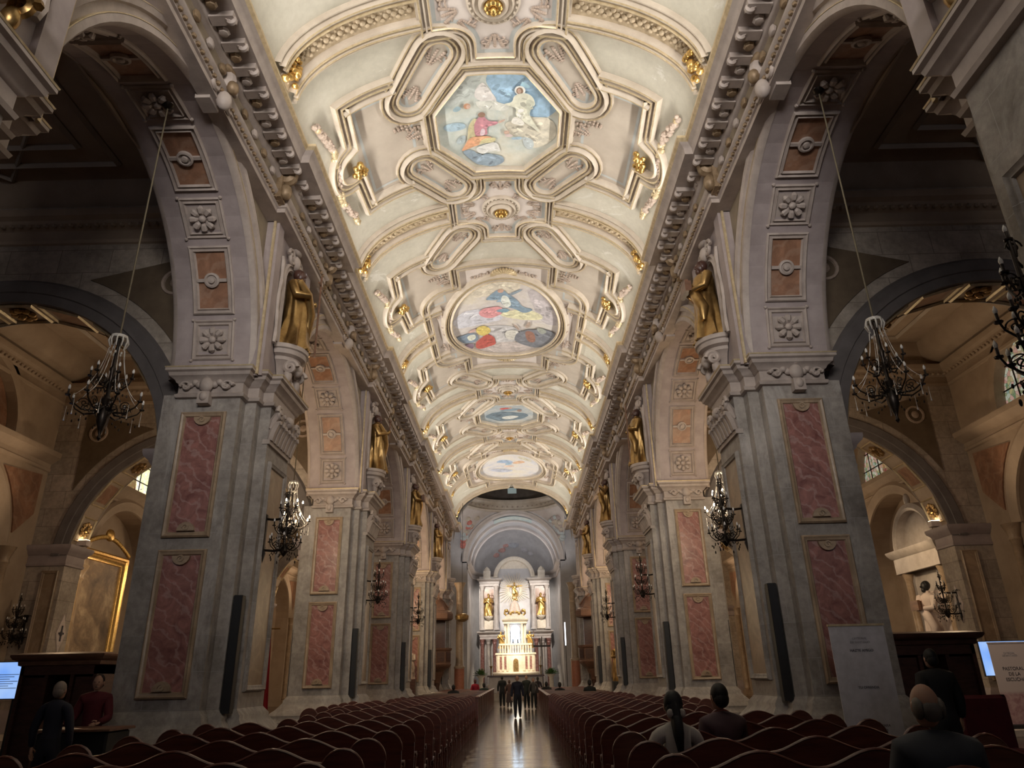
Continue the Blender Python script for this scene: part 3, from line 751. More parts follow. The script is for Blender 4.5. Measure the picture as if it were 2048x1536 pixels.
    n.mi = 0
    for yy in (-1.12, 1.12): n.box(X-.09, X, yy-.17, yy+.17, 7.62, 11.5)
    out['niche'] = n.mesh('statue_niche', [MAT['mauve'], MAT['mould']], sx)
    s = MB(); pr = [(0,0),(0,.05),(.04,.1),(.09,.06),(.13,.06),(.15,.11),(.2,.08),(.2,0)]
    fr = [((X,-w,zb),(0,-1,0),(-1,0,0)), ((X,-w,zs),(0,-1,0),(-1,0,0))] + [((X,w*math.cos(t),zs+w*math.sin(t)),(0,math.cos(t),math.sin(t)),(-1,0,0)) for t in [PI-PI*i/12 for i in range(1,12)]] + [((X,w,zs),(0,1,0),(-1,0,0)), ((X,w,zb),(0,1,0),(-1,0,0))]
    s.sweep(pr, fr)
    for qq in (-1, 1): s.tube([(X-.1, qq*.3+py, pz) for py, pz in spiral(0, 11.1, .22, 1.6, qq)], .045, 6); s.tube([(X-.08, qq*.82+.05*math.sin(i), 8.6+i*.22) for i in range(11)], [.05+.02*(i%2) for i in range(11)], 6)
    s.ball((X-.1,0,11.12), (.13,.16,.2)); s.ball((X-.12,0,11.42), (.1,.2,.08))
    s.mi = 1
    for yy in (-1.34, 1.34): s.box(X-.03, X+.02, yy-.03, yy+.03, 7.62, 11.5)
    out['niche_surround'] = s.mesh('niche_surround', [MAT['mould'], MAT['fgold']], sx)
    c = MB(); c.lathe([(.02,7.62),(.14,7.68),(.17,7.9),(.25,8.12),(.36,8.32),(.44,8.38),(.44,8.46),(.54,8.5),(.56,8.6),(.6,8.62),(.6,8.72),(0,8.72)], 14, (X-.02,0,0), PI/2, 3*PI/2, 1, 1.0)
    for qq in (-1, 1):
        c.tube([(X-.42+pz*0, qq*.36, 0) if False else (X-.36+px, qq*.34, pz) for px, pz in spiral(0, 8.2, .15, 1.6, -1)], .06, 6)
        c.ball((X-.3, qq*.3, 8.0), (.1,.09,.16)); 
    c.ball((X-.42,0,8.25), (.12,.13,.16)); c.ball((X-.25,0,7.85), (.12,.12,.16))
    out['console'] = c.mesh('statue_console', MAT['mould'], sx)
    return out
def gilt(me):
    m = me.copy(); m.materials[0] = MAT['dgold']; return m
def place_pier(k, sx, label):
    P = cached(('pier', sx), lambda: mk_pier(sx))
    t = thing('pillar', label, 'pillar', (sx*6, PY(k), 0), 0, 'marble panelled pillars of the nave', 'thing')
    part('shaft', P['shaft'], t); part('plinth', P['plinth'], t)
    c = part('capital', P['capital'], t); part('cartouche', P['cartouche'], c); (part('acanthus_leaves', P['acanthus'], c) if k else None)
    for nm in ('upper', 'lower'):
        m = part('marble_panel', P['marble_'+nm], t, label='red veined marble panel'); part('panel_frame', P['frame_'+nm], m)
    m = part('marble_panel', P['marble_nave'], t, label='tan marble panel facing the aisle of pews'); part('panel_frame', P['frame_nave'], m)
    n = part('statue_niche', P['niche'], t); part('niche_surround', P['niche_surround'], n); part('statue_console', P['console'] if k else cached(('gcon', sx), lambda: gilt(P['console'])), n, label=None if k else 'gilded console')
    if k == 0: t.location.y = 4.95
    return t
for sx in (-1, 1):
    for k in range(0, 6):
        if k == 0: lb = 'cropped pillar at the %s edge of the photo, only its capital in view' % SIDE[sx]
        elif k == 1: lb = {-1: 'nearest full pillar on the left, behind the black cloth table', 1: 'nearest full pillar on the right, behind the QR code banner'}[sx]
        else: lb = '%s pillar from the camera along the %s side of the nave' % (ORD[k], SIDE[sx])
        place_pier(k, sx, lb)

def mk_arch(sx):
    out = {}
    n = 28; H = PB/2; top = 11.8
    w = MB()
    def face(x, zt, mi):
        w.mi = mi
        for i in range(n):
            t0, t1 = PI*i/n, PI*(i+1)/n
            w.add([(x,AR*math.cos(t0),AZ+AR*math.sin(t0)),(x,AR*math.cos(t1),AZ+AR*math.sin(t1)),(x,AR*math.cos(t1),zt),(x,AR*math.cos(t0),zt)], [(0,1,2,3)])
        for q in (-1, 1): w.add([(x,q*AR,AZ),(x,q*H,AZ),(x,q*H,zt),(x,q*AR,zt)], [(0,1,2,3)])
    face(-.7, top, 0); face(.9, 13.2, 2)
    w.mi = 1
    for i in range(n):
        t0, t1 = PI*i/n, PI*(i+1)/n
        w.add([(x,AR*math.cos(t),AZ+AR*math.sin(t)) for t in (t0,t1) for x in (-.7,.9)], [(0,1,3,2)])
    out['wall'] = w.mesh('arcade_wall', [MAT['olive'], MAT['mauve'], MAT['astone']], sx, fix=False)
    a = MB()
    def fr(x, s): return [((x,AR*math.cos(t),AZ+AR*math.sin(t)),(0,math.cos(t),math.sin(t)),(s,0,0)) for t in [PI*i/40 for i in range(41)]]
    a.sweep([(-.015,-.02),(0,.05),(.04,.10),(.15,.10),(.17,.06),(.30,.07),(.32,.13),(.42,.16),(.48,.10),(.5,0)], fr(-.7,-1))
    a.sweep([(-.015,-.02),(0,.05),(.04,.09),(.3,.09),(.33,.0)], fr(.9,1)); a.mi = 1
    a.sweep([(.155,.106),(.17,.108),(.175,.06)], fr(-.7,-1)); a.sweep([(.42,.165),(.45,.142)], fr(-.7,-1))
    out['archivolt'] = a.mesh('archivolt', [MAT['mould'], MAT['fgold']], sx)
    k = MB(); k.prism([(-.2,11.36),(.2,11.36),(.27,11.95),(-.27,11.95)], 'x', -.93, -.66)
    k.tube([(-.95+px, 0, pz) for px, pz in spiral(-.05, 11.9, .2, 1.5)], .13, 8); k.ball((-1.1,0,11.45), (.14,.16,.2)); 
    for q in (-1, 1):
        k.tube([(-1.04, q*.34+py, pz) for py, pz in spiral(0, 11.6, .2, 1.5, q)], .05, 6)
        for i in range(4): k.ball((-.98, q*(.3+.13*i), 12.05-.1*i), (.09,.1,.08), 8, 5)
    k.mi = 1; k.ball((-1.22,0,11.75), (.11,.13,.14)); k.ball((-1.12,0,12.12), (.1,.26,.1))
    out['keystone'] = k.mesh('scroll_keystone', [MAT['mould'], MAT['bronze']], sx)
    # flat-authored coffers that face -z
    r = MB(); fz = lambda o, w2, l2, prof: None
    def flat_frame(mb, w2, l2, prof, curve=None):
        pth = ccw([(-w2,-l2),(w2,-l2),(w2,l2),(-w2,l2)]); 
        pth = resample(pth, .22, True); M = mitres(pth, True); kk = len(prof); N = len(pth)
        # corners keep their mitre, edges a unit normal
        def mp(x, y, h):
            if curve: al = y/curve; return (x, (curve-h)*math.sin(al), (curve-h)*math.cos(al)-curve)
            return (x, y, -h)
        vs = [mp(p[0]-m[0]*o, p[1]-m[1]*o, h) for p, m in zip(pth, M) for o, h in prof]
        mb.add(vs, [(i*kk+b, ((i+1)%N)*kk+b, ((i+1)%N)*kk+b+1, i*kk+b+1) for i in range(N) for b in range(kk-1)])
        return mp
    CP = [(0,0),(0,.04),(.03,.07),(.06,.03),(.09,.03),(.11,.07),(.13,.02),(.14,.012)]
    flat_frame(r, .44, .44, CP); r.box(-.31, .31, -.31, .31, -.014, .01)
    for q in (-1, 1):
        for p in (-1, 1): r.ball((q*.44, p*.44, -.05), .04, 6, 4)
    out['rosette_frame'] = r.mesh('coffer_frame', MAT['mould'], sx)
    g = MB()
    for i in range(8):
        t = 2*PI*i/8
        g.tube([(.07*math.cos(t), .07*math.sin(t), -.03), (.15*math.cos(t), .15*math.sin(t), -.10), (.23*math.cos(t), .23*math.sin(t), -.10), (.27*math.cos(t), .27*math.sin(t), -.05)], [.03,.06,.07,.03], 6, flat=.7)
    g.ball((0,0,-.08), (.08,.08,.07)); out['rosette'] = g.mesh('rosette_flower', MAT['mould'], sx)
    p = MB(); mp = flat_frame(p, .44, .74, CP, AR)
    out['panel_frame'] = p.mesh('soffit_panel_frame', MAT['mould'], sx)
    p = MB(); p.grid(lambda u, v: mp(-.31+.62*u, -.61+1.22*v, .012), 2, 8); p.mi = 1
    z = -.02
    p.lathe([(.16,-.0),(.16,-.06),(.12,-.07),(.10,-.03),(.07,-.03),(.06,-.08),(0,-.09)], 20, (0,0,z)); p.box(-.31, -.15, -.035, .035, -.06, .0); p.box(.15, .31, -.035, .035, -.06, .0)
    out['panel'] = p.mesh('soffit_marble', [MAT['brown'], MAT['mould']], sx)
    return out
def place_arch(i, sx, label):
    P = cached(('arch', sx), lambda: mk_arch(sx))
    t = thing('arch', label, 'arch', (sx*6, (PY(i)+PY(i+1))/2, 0), 0, 'arches between the nave pillars', 'structure')
    if i == 0: t.location.y = 9.95; t.scale.y = .943
    part('wall', P['wall'], t); part('archivolt', P['archivolt'], t); part('keystone', P['keystone'], t)
    for th in (12.5, 51, 90, 129, 167.5):
        a = math.radians(th); o = part('coffer', P['rosette_frame'], t, (sx*.1, AR*math.cos(a), AZ+AR*math.sin(a)), (a-PI/2, 0, 0)); part('rosette', P['rosette'], o)
    for th in (31.5, 70.5, 109.5, 148.5):
        a = math.radians(th); o = part('soffit_panel', P['panel'], t, (sx*.1, AR*math.cos(a), AZ+AR*math.sin(a)), (a-PI/2, 0, 0)); part('panel_frame', P['panel_frame'], o)
for sx in (-1, 1):
    for i in range(0, 5):
        place_arch(i, sx, ['nearest round arch high on the %s with dark aisle behind it', 'second arch on the %s side, its coffered soffit lit warm orange', 'third arch from the camera on the %s side', 'fourth arch from the camera on the %s side', 'fifth and farthest arch on the %s side, by the pulpit'][i] % SIDE[sx])

# entablature along each side
def mk_entab(sx):
    pth = [(5.3, 55.6)]
    for k in range(5, -1, -1):
        y = PY(k); y1 = min(y+1.36, 55.59)
        if y-1.36 > 55.5: continue
        pth += [(5.3, y1), (5.12, y1), (5.12, y-1.36), (5.3, y-1.36)]
    pth += [(5.3, -3)]
    e = MB()
    e.plan([(0,11.42),(.32,11.42),(.32,11.52),(.36,11.54),(.36,11.64),(.42,11.68),(.44,11.74),(.38,11.78)], pth, False)
    e.plan([(.38,12.08),(.44,12.1),(.48,12.16),(.52,12.2),(.52,12.24),(.96,12.26),(.98,12.40),(1.02,12.44),(1.08,12.50),(1.12,12.56),(1.12,12.62),(1.06,12.62),(1.06,12.52),(.4,12.52)], pth, False)
    e.mi = 1; e.plan([(.38,11.78),(.37,11.9),(.37,12.0),(.38,12.08)], pth, False)
    e.mi = 2; e.plan([(1.08,12.50),(1.135,12.56),(1.135,12.625),(1.06,12.625)], pth, False)
    return e.mesh('entablature', [MAT['mould'], MAT['olive'], MAT['fgold']], sx)
for sx in (-1, 1):
    E_ = tag(part('trim_1' if sx < 0 else 'trim_2', mk_entab(sx)), 'long projecting cornice and frieze along the top of the %s nave wall' % SIDE[sx], 'cornice', kind='structure')
    m = MB(); y = 1.0; i = 0
    while y < 55:
        res = min(abs(y-PY(k)) for k in range(6)) < 1.36
        o = 5.12 if res else 5.3
        m.mi = 0; m.box(o-.92, o-.5, y-.1, y+.1, 12.14, 12.26); m.tube([(o-.86+px, y, pz) for px, pz in spiral(0, 12.13, .08, 1.2)], .05, 6)
        m.mi = 1 if i % 2 else 0; m.ball((o-.62, y+.28, 12.2), (.11,.11,.07), 7, 4); m.ball((o-.42, y+.28, 11.94), (.06,.12,.1), 7, 4)
        y += .56; i += 1
    part('modillions', m.mesh('modillion_row', [MAT['mould'], MAT['bronze']], sx), E_)
    m = MB(); y = 1.0
    while y < 55:
        o = 5.12 if min(abs(y-PY(k)) for k in range(6)) < 1.36 else 5.3
        m.ball((o-.38, y, 11.6), (.05,.06,.045), 6, 4); y += .17
    part('bead_moulding', m.mesh('bead_row', MAT['bronze'], sx), E_)
    for k in range(1, 6):
        for q in (-1, 1):
            yy = PY(k)+q*1.9
            if yy > 55: continue
            c = cached(('ccon', sx), lambda: (lambda b: (b.tube([(-.55+px, 0, pz) for px, pz in spiral(0, .12, .16, 1.5)], .13, 8), b.box(-.5,-.3,-.16,.16,-.5,.1), b.ball((-.55,0,-.28),(.14,.15,.2)), b.mesh('scroll_console', MAT['bronze'], sx))[-1])(MB()))
            part('scroll_console', c, E_, (sx*5.3, yy, 12.08))
    # ledge wall under the vault foot
    w = MB(); w.box(4.4, 4.52, -3, 54.7, 12.5, 12.95); part('vault_foot', w.mesh('vault_foot', MAT['vault'], sx), E_)
# ------------------------------------------------------------------ aisles
TA, TR, TZ, OW = 11.2, 4.0, 5.8, 16.5
def mk_trans(sx):
    out = {}; n = 26; d = .5; zt = 13.2
    w = MB()
    for y in (-d, d):
        for i in range(n):
            t0, t1 = PI*i/n, PI*(i+1)/n
            w.add([(TA+TR*math.cos(t0),y,TZ+TR*math.sin(t0)),(TA+TR*math.cos(t1),y,TZ+TR*math.sin(t1)),(TA+TR*math.cos(t1),y,zt),(TA+TR*math.cos(t0),y,zt)], [(0,1,2,3)])
        w.add([(6.9,y,TZ),(TA-TR,y,TZ),(TA-TR,y,zt),(6.9,y,zt)], [(0,1,2,3)]); w.add([(TA+TR,y,TZ),(OW,y,TZ),(OW,y,zt),(TA+TR,y,zt)], [(0,1,2,3)])
    w.mi = 1
    for i in range(n):
        t0, t1 = PI*i/n, PI*(i+1)/n
        w.add([(TA+TR*math.cos(t),TZ+TR*math.sin(t)) and (TA+TR*math.cos(t),y,TZ+TR*math.sin(t)) for t in (t0,t1) for y in (-d,d)], [(0,1,3,2)])
    w.mi = 0; w.box(6.9, TA-TR, -d, d, 0, TZ); w.box(TA+TR, OW, -d, d, 0, TZ)
    out['wall'] = w.mesh('transverse_wall', [MAT['astone'], MAT['amber']], sx)
    a = MB()
    for y, s in ((-d, -1), (d, 1)):
        fr = [((TA+TR*math.cos(t),y,TZ+TR*math.sin(t)),(math.cos(t),0,math.sin(t)),(0,s,0)) for t in [PI*i/40 for i in range(41)]]
        a.sweep([(-.02,-.02),(0,.04),(.22,.05),(.24,.08),(.5,.09),(.54,.05),(.58,0)], fr)
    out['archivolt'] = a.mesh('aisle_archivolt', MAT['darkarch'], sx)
    m = MB()
    for x0, x1 in ((6.9, TA-TR), (TA+TR, OW)):
        rect = ccw([(x0,-d),(x1,-d),(x1,d),(x0,d)])
        m.plan([(0,5.45),(.05,5.47),(.06,5.54),(.03,5.58),(.03,5.82),(.08,5.86),(.12,5.94),(.2,6.02),(.22,6.1),(.22,6.16),(0,6.18)], rect, True, 'top')
        m.plan([(0,0),(.14,0),(.14,.8),(.08,.9),(0,1.0)], rect, True)
    out['impost'] = m.mesh('aisle_impost', MAT['mauve'], sx)
    for q, nm in ((-1, 'a'), (1, 'b')):
        s = MB(); xo = TA+q*(TR+.28); xi = TA+q*1.75
        R = TR+.85; pts = [(xo, 10.95)]
        t0 = math.acos(min(1, (TR+.28)/R)); t1 = math.acos(1.75/R)
        arcp = [(TA+q*R*math.cos(t0+(t1-t0)*i/10), TZ+R*math.sin(t0+(t1-t0)*i/10)) for i in range(11)]
        arcp = [(x, min(z, 10.95)) for x, z in arcp]
        pl = ccw([(xo, 10.95)] + arcp)
        for y, g in ((-d, -1), (d, 1)):
            s.mi = 0; s.prism([(p[1], p[0]) for p in pl], 'y', y+g*.0, y+g*.035)
            s.mi = 1; cx, cz = TA+q*3.75, 10.2
            s.tube([(cx+.3*math.cos(t), y+g*.04, cz+.3*math.sin(t)) for t in [2*PI*i/20 for i in range(20)]], .05, 5, True); s.ball((cx, y+g*.05, cz), (.14,.06,.14))
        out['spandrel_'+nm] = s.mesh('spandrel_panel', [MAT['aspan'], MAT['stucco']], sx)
    c = MB()
    for y, g in ((-d, 1), (d, -1)):
        pth = [(6.9, y), (OW, y)] if g > 0 else [(OW, y), (6.9, y)]
        c.plan([(0,11.3),(.06,11.32),(.08,11.4),(.05,11.44),(.05,11.66),(.12,11.7),(.22,11.76),(.24,11.84),(.36,11.9),(.4,12.0),(.4,12.06),(0,12.1)], pth, False)
        x = 7.1
        while x < OW-.1: c.ball((x, y-g*.2, 11.72), (.06,.07,.06), 6, 4); x += .2
    out['cornice'] = c.mesh('aisle_cornice', MAT['amber'], sx)
    k = MB(); 
    for i, th in enumerate((14, 34, 54, 74, 90, 106, 126, 146, 166)):
        a_ = math.radians(th); R = TR-.0
        M = Matrix.Translation((TA+R*math.cos(a_), 0, TZ+R*math.sin(a_))) @ Matrix.Rotation(-(a_-PI/2), 4, 'Y')
        b = MB()
        hw = .42 if i % 2 == 0 else .5
        for z0, o in ((-.05, 0),):
            b.tube([(-hw,-.4,-.04),(hw,-.4,-.04),(hw,.4,-.04),(-hw,.4,-.04)], .045, 4, True)
        b.mi = 1
        if i % 2 == 0:
            for j in range(8): t = 2*PI*j/8; b.ball((.2*math.cos(t), .2*math.sin(t), -.06), (.1,.1,.06), 6, 4)
            b.ball((0,0,-.09), .09, 6, 4)
        else: b.mi = 2; b.box(-.36, .36, -.3, .3, -.03, .0)
        k.merge(b, M)
    out['coffers'] = k.mesh('aisle_soffit_coffers', [MAT['fgold'], MAT['dgold'], MAT['brown']], sx)
    # pilaster panels on the outer respond, facing the camera
    p = MB(); frame_w(p, -d, 15.32, 15.9, 1.2, 5.3, PF); p.box(15.38, 15.84, -d-.03, -d, 1.3, 5.2)
    out['respond_panel'] = p.mesh('respond_panel', MAT['tan'], sx)
    return out
AORD = ['', 'first', 'second', 'third', 'fourth', 'fifth']
for sx in (-1, 1):
    for k in range(0, 6):
        P = cached(('trans', sx), lambda: mk_trans(sx))
        lb = 'wide round arch across the %s aisle at the %s pillar, with %s' % (SIDE[sx], ['cropped', 'nearest', 'second', 'third', 'fourth', 'fifth'][k], ['none of it in view', 'dark grey band and triangular spandrels', 'warm lit stone around it', 'lamp light beyond', 'only a sliver seen', 'only a sliver seen'][k])
        if k == 0: continue
        t = thing('aisle_arch', lb, 'arch', (0, PY(k)-.25, 0), 0, 'arches across the side aisles', 'structure')
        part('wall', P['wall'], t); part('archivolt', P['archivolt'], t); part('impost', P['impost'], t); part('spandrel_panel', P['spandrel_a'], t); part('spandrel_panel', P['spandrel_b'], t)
        part('cornice', P['cornice'], t); part('coffers', P['coffers'], t); part('respond_panel', P['respond_panel'], t)
def mk_bay(sx):
    out = {}; H = PB/2-.1
    # outer wall with lunette opening over a blind chapel arch
    r, zc = 2.3, 9.5; ra, za = 2.7, 5.9
    w = MB(); n = 20
    def hole(x, r, zc, zb, zt):
        for i in range(n):
            t0, t1 = PI*i/n, PI*(i+1)/n
            w.add([(x,r*math.cos(t0),zc+r*math.sin(t0)),(x,r*math.cos(t1),zc+r*math.sin(t1)),(x,r*math.cos(t1),zt),(x,r*math.cos(t0),zt)], [(0,1,2,3)])
        for q in (-1, 1): w.add([(x,q*r,zb),(x,q*5.3,zb),(x,q*5.3,zt),(x,q*r,zt)], [(0,1,2,3)])
    w.mi = 1; hole(OW, r, zc, zc, 13.2); w.mi = 0; hole(OW, ra, za, 0, 9.5)
    w.mi = 1
    for rr, zz, dp, zb in ((r, zc, .5, zc), (ra, za, .9, 0)):
        for i in range(n):
            t0, t1 = PI*i/n, PI*(i+1)/n
            w.add([(x,rr*math.cos(t),zz+rr*math.sin(t)) for t in (t0,t1) for x in (OW, OW+dp)], [(0,1,3,2)])
        if zb < zz:
            for q in (-1, 1): w.add([(OW,q*rr,zb),(OW+dp,q*rr,zb),(OW+dp,q*rr,zz),(OW,q*rr,zz)], [(0,1,2,3)])
    w.mi = 0; w.add([(OW+.9,-3,0),(OW+.9,3,0),(OW+.9,3,8.8),(OW+.9,-3,8.8)], [(0,1,2,3)])
    out['wall'] = w.mesh('aisle_outer_wall', [MAT['amber'], MAT['amber']], sx, fix=False)
    c = MB(); pth = [(OW, 5.2), (OW, -5.2)]
    c.plan([(0,8.75),(.06,8.78),(.08,8.86),(.04,8.9),(.04,9.05),(.14,9.1),(.24,9.2),(.34,9.26),(.36,9.36),(.36,9.44),(0,9.48)], pth, False)
    c.plan([(0,11.3),(.06,11.32),(.08,11.4),(.05,11.44),(.05,11.66),(.12,11.7),(.22,11.76),(.24,11.84),(.36,11.9),(.4,12.0),(.4,12.06),(0,12.1)], pth, False)
    y = -5.0
    while y < 5: c.ball((OW-.2, y, 11.72), (.07,.06,.06), 6, 4); y += .2
    for rr, zz, pr in ((r, zc, [(0,0),(0,.05),(.1,.1),(.22,.1),(.26,.05),(.4,.05),(.42,0)]), (ra, za, [(-.02,-.02),(0,.06),(.14,.1),(.3,.1),(.36,.14),(.5,.06),(.52,0)])):
        c.sweep(pr, [((OW,rr*math.cos(t),zz+rr*math.sin(t)),(0,math.cos(t),math.sin(t)),(-1,0,0)) for t in [PI*i/30 for i in range(31)]])
    pth2 = [(6.9, -5.2), (6.9, 5.2)]
    c.plan([(0,11.3),(.06,11.32),(.08,11.4),(.05,11.66),(.12,11.7),(.24,11.84),(.36,11.9),(.4,12.06),(0,12.1)], pth2, False)
    out['mouldings'] = c.mesh('aisle_wall_mouldings', MAT['amber'], sx)
    f = MB()
    for q in (-1, 1):
        pl = ccw([(q*4.15, 8.6), (q*4.15, 7.2)] + [(q*(3.35*math.cos(t)), za+3.35*math.sin(t)) for t in [.15+.7*i/6 for i in range(7)]])
        f.prism(pl, 'x', OW-.05, OW)
        f.mi = 1; f.lathe([(.2,0),(.24,.1),(.2,.2),(.17,.4),(.15,4.9),(.2,5.0),(.17,5.1),(.28,5.4),(.32,5.5),(0,5.5)], 12, (OW-.12, q*3.1, .4)); f.box(OW-.4, OW, q*3.1-.35, q*3.1+.35, 0, .4); f.mi = 0
    out['marble'] = f.mesh('chapel_arch_marble', [MAT['brown'], MAT['tan']], sx)
    v = MB(); z0, z1 = 12.08, 13.0; x0, x1, y1 = 7.0, OW, H
    rect = ccw([(6.9,-H-.05),(OW,-H-.05),(OW,H+.05),(6.9,H+.05)])
    v.plan([(0,z0)] + [(-.95*math.sin(PI/2*i/5), z0+.92*(1-math.cos(PI/2*i/5))) for i in range(1, 6)], rect, True, 'top')
    v.mi = 1
    for s_ in (1.5, 2.1):
        rr = [(6.9+s_+.5,-H+s_),(OW-s_-.5,-H+s_),(OW-s_-.5,H-s_),(6.9+s_+.5,H-s_)]
        v.tube([(x,y,12.97) for x, y in rr], .09, 4, True)
    dm = [(TA+.5,-H+1.0),(OW-1.2,0),(TA+.5,H-1.0),(8.1,0)]; v.tube([(x,y,12.97) for x, y in dm], .07, 4, True)
    out['ceiling'] = v.mesh('aisle_ceiling', [MAT['amber'], MAT['field']], sx)
    return out
WN = 0
for sx in (-1, 1):
    for i in range(0, 5):
        P = cached(('bay', sx), lambda: mk_bay(sx)); yc = (PY(i)+PY(i+1))/2
        t = tag(part('wall_%s' % SIDE[sx], P['wall'], None, (0, yc, 0)), 'warm plastered outer wall of the %s aisle in its %s bay' % (SIDE[sx], ['nearest dark', 'second', 'third', 'fourth', 'fifth'][i]), 'wall', kind='structure')
        part('mouldings', P['mouldings'], t); part('chapel_arch_marble', P['marble'], t)
        tag(part('ceiling', P['ceiling'], None, (0, yc, 0)), 'coved plaster ceiling over the %s bay of the %s aisle' % (['nearest', 'second', 'third', 'fourth', 'fifth'][i], SIDE[sx]), 'ceiling', kind='structure')
        # lunette
        WN += 1; r = 2.28
        dark = (sx < 0 and i in (0, 1)) or (sx > 0 and i == 0)
        w = MB(); w.prism(ccw([(r*math.cos(t), 9.5+r*math.sin(t)) for t in [PI*j/24 for j in range(25)]]), 'x', OW+.3, OW+.34)
        gm = MAT['brown'] if dark else (MAT['glassB'] if sx < 0 else MAT['glassA'])
        lb = ('dark painted lunette' if dark else 'stained glass lunette window') + ' high in the %s bay of the %s aisle' % (['nearest', 'second', 'third', 'fourth', 'fifth'][i], SIDE[sx])
        o = tag(part('window_%d' % WN, w.mesh('lunette_glass', gm, sx), None, (0, yc, 0)), lb, 'window', kind='structure')
        if not dark:
            f = MB(); x = OW+.285
            for a_, b_ in (((-.55,0),(.55,1.0)),((-.5,.9),(.5,1.5))):
                f.prism(ccw([(a_[0],9.55+a_[1]),(b_[0],9.55+a_[1]),(b_[0]*.7,9.55+b_[1]),(a_[0]*.7,9.55+b_[1])]), 'x', x, x+.012)
            f.ball((x, 0, 11.25), (.02,.2,.24), 12, 8)
            part('glass_figure', f.mesh('glass_figure', MAT['glassC'], sx), o)
            b = MB()
            for yy in (-1.5, -.75, .75, 1.5): b.box(x-.03, x, yy-.02, yy+.02, 9.5, 9.5+math.sqrt(r*r-yy*yy))
            for zz in (10.15, 10.9): q = math.sqrt(r*r-(zz-9.5)**2); b.box(x-.03, x, -q, q, zz-.02, zz+.02)
            part('leading', b.mesh('window_leading', MAT['iron'], sx), o)
# floor
F_ = MB(); F_.box(-18, 18, -5, 80, -.2, 0)
tag(part('floor', F_.mesh('floor_slab', MAT['floor'])), 'polished dark parquet floor reflecting the altar light', 'floor', kind='structure')
# wall at the west end behind the camera, closing the room
B_ = MB(); B_.box(-18, 18, -5.3, -5, 0, 16); tag(part('wall_back', B_.mesh('west_wall', MAT['mauve'])), 'west end wall behind the camera', 'wall', kind='structure')
# ------------------------------------------------------------------ crossing, dome ring, chancel and apse
CY, CR, CZ = 59.9, 4.6, 11.1
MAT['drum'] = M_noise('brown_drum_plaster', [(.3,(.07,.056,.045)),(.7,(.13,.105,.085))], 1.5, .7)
def mk_dome():
    d = MB(); R = CR*math.sqrt(2)
    for qx in (-1, 1):
        for qy in (-1, 1):
            def fn(u, v):
                z = CR*(v**.6); rho = math.sqrt(R*R-z*z); a0 = math.acos(min(1, CR/rho)); a = a0+(PI/2-2*a0)*u
                return (qx*rho*math.cos(a), CY+qy*rho*math.sin(a), CZ+z)
            d.grid(fn, 12, 10)
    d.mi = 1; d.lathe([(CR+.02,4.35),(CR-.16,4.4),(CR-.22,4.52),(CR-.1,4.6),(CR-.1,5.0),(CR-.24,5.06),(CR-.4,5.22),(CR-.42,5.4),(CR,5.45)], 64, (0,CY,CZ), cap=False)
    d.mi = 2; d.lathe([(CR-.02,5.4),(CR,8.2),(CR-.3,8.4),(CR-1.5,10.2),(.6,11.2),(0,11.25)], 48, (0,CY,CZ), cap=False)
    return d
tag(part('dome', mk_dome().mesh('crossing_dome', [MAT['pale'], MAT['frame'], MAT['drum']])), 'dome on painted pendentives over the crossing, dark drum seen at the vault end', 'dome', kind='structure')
_dm = bpy.data.objects['dome']
b = MB()
for i in range(60):
    t = 2*PI*i/60; b.ball(((CR-.14)*math.cos(t), CY+(CR-.14)*math.sin(t), CZ+4.82), (.09,.09,.07), 6, 4)
part('dentil_ring', b.mesh('dentil_ring', MAT['stucco']), _dm)
w = MB()
for i in range(8):
    t = PI/2+PI/4*i; c = Matrix.Translation((0, CY, CZ)) @ Matrix.Rotation(t, 4, 'Z'); q = MB(); q.box(CR-.06, CR-.02, -.4, .4, 6.1, 7.6); w.merge(q, c)
part('drum_window', w.mesh('drum_windows', M_emit('drum_daylight', (.75,.9,.85), .25)), _dm)
for qx, cc in ((-1, (.62,.22,.18)), (1, (.44,.36,.34))):
    m = MB(); R = CR*math.sqrt(2)-.05
    for i in range(26):
        z = 1.2+2.6*rnd.random(); rho = math.sqrt(R*R-z*z); a0 = math.acos(min(1, CR/rho)); a = a0+(PI/2-2*a0)*(.25+.5*rnd.random())
        m.mi = i % 3; m.ball((qx*rho*math.cos(a), CY+rho*math.sin(a), CZ+z), (.28,.1,.22), 7, 5)
    part('pendentive_figures', m.mesh('pendentive_figures', [pig(cc), pig((.55,.60,.60)), pig((.60,.52,.42))]), _dm)
AY, AP = 64.4, 4.15
ch = MB()
ch.grid(lambda u, v: (AP*math.cos(PI*u), AY+5.8*v, CZ+AP*math.sin(PI*u)), 32, 4)
for i in range(32):                                              # arch faces towards the nave
    t0, t1 = PI*i/32, PI*(i+1)/32
    ch.add([(r*math.cos(t), AY, CZ+r*math.sin(t)) for t in (t0,t1) for r in (AP, CR+.1)], [(0,1,3,2)])
ch.grid(lambda u, v: (AP*math.cos(PI*u)*math.cos(PI/2*v), AY+5.8+AP*math.sin(PI/2*v), CZ+AP*math.sin(PI*u)*math.cos(PI/2*v)), 32, 12)
ch.lathe([(AP,-CZ),(AP,0)], 24, (0,AY+5.8,CZ), 0, PI)
for q in (-1, 1): ch.add([(q*AP,AY,0),(q*AP,AY+5.8,0),(q*AP,AY+5.8,CZ),(q*AP,AY,CZ)], [(0,1,2,3)])
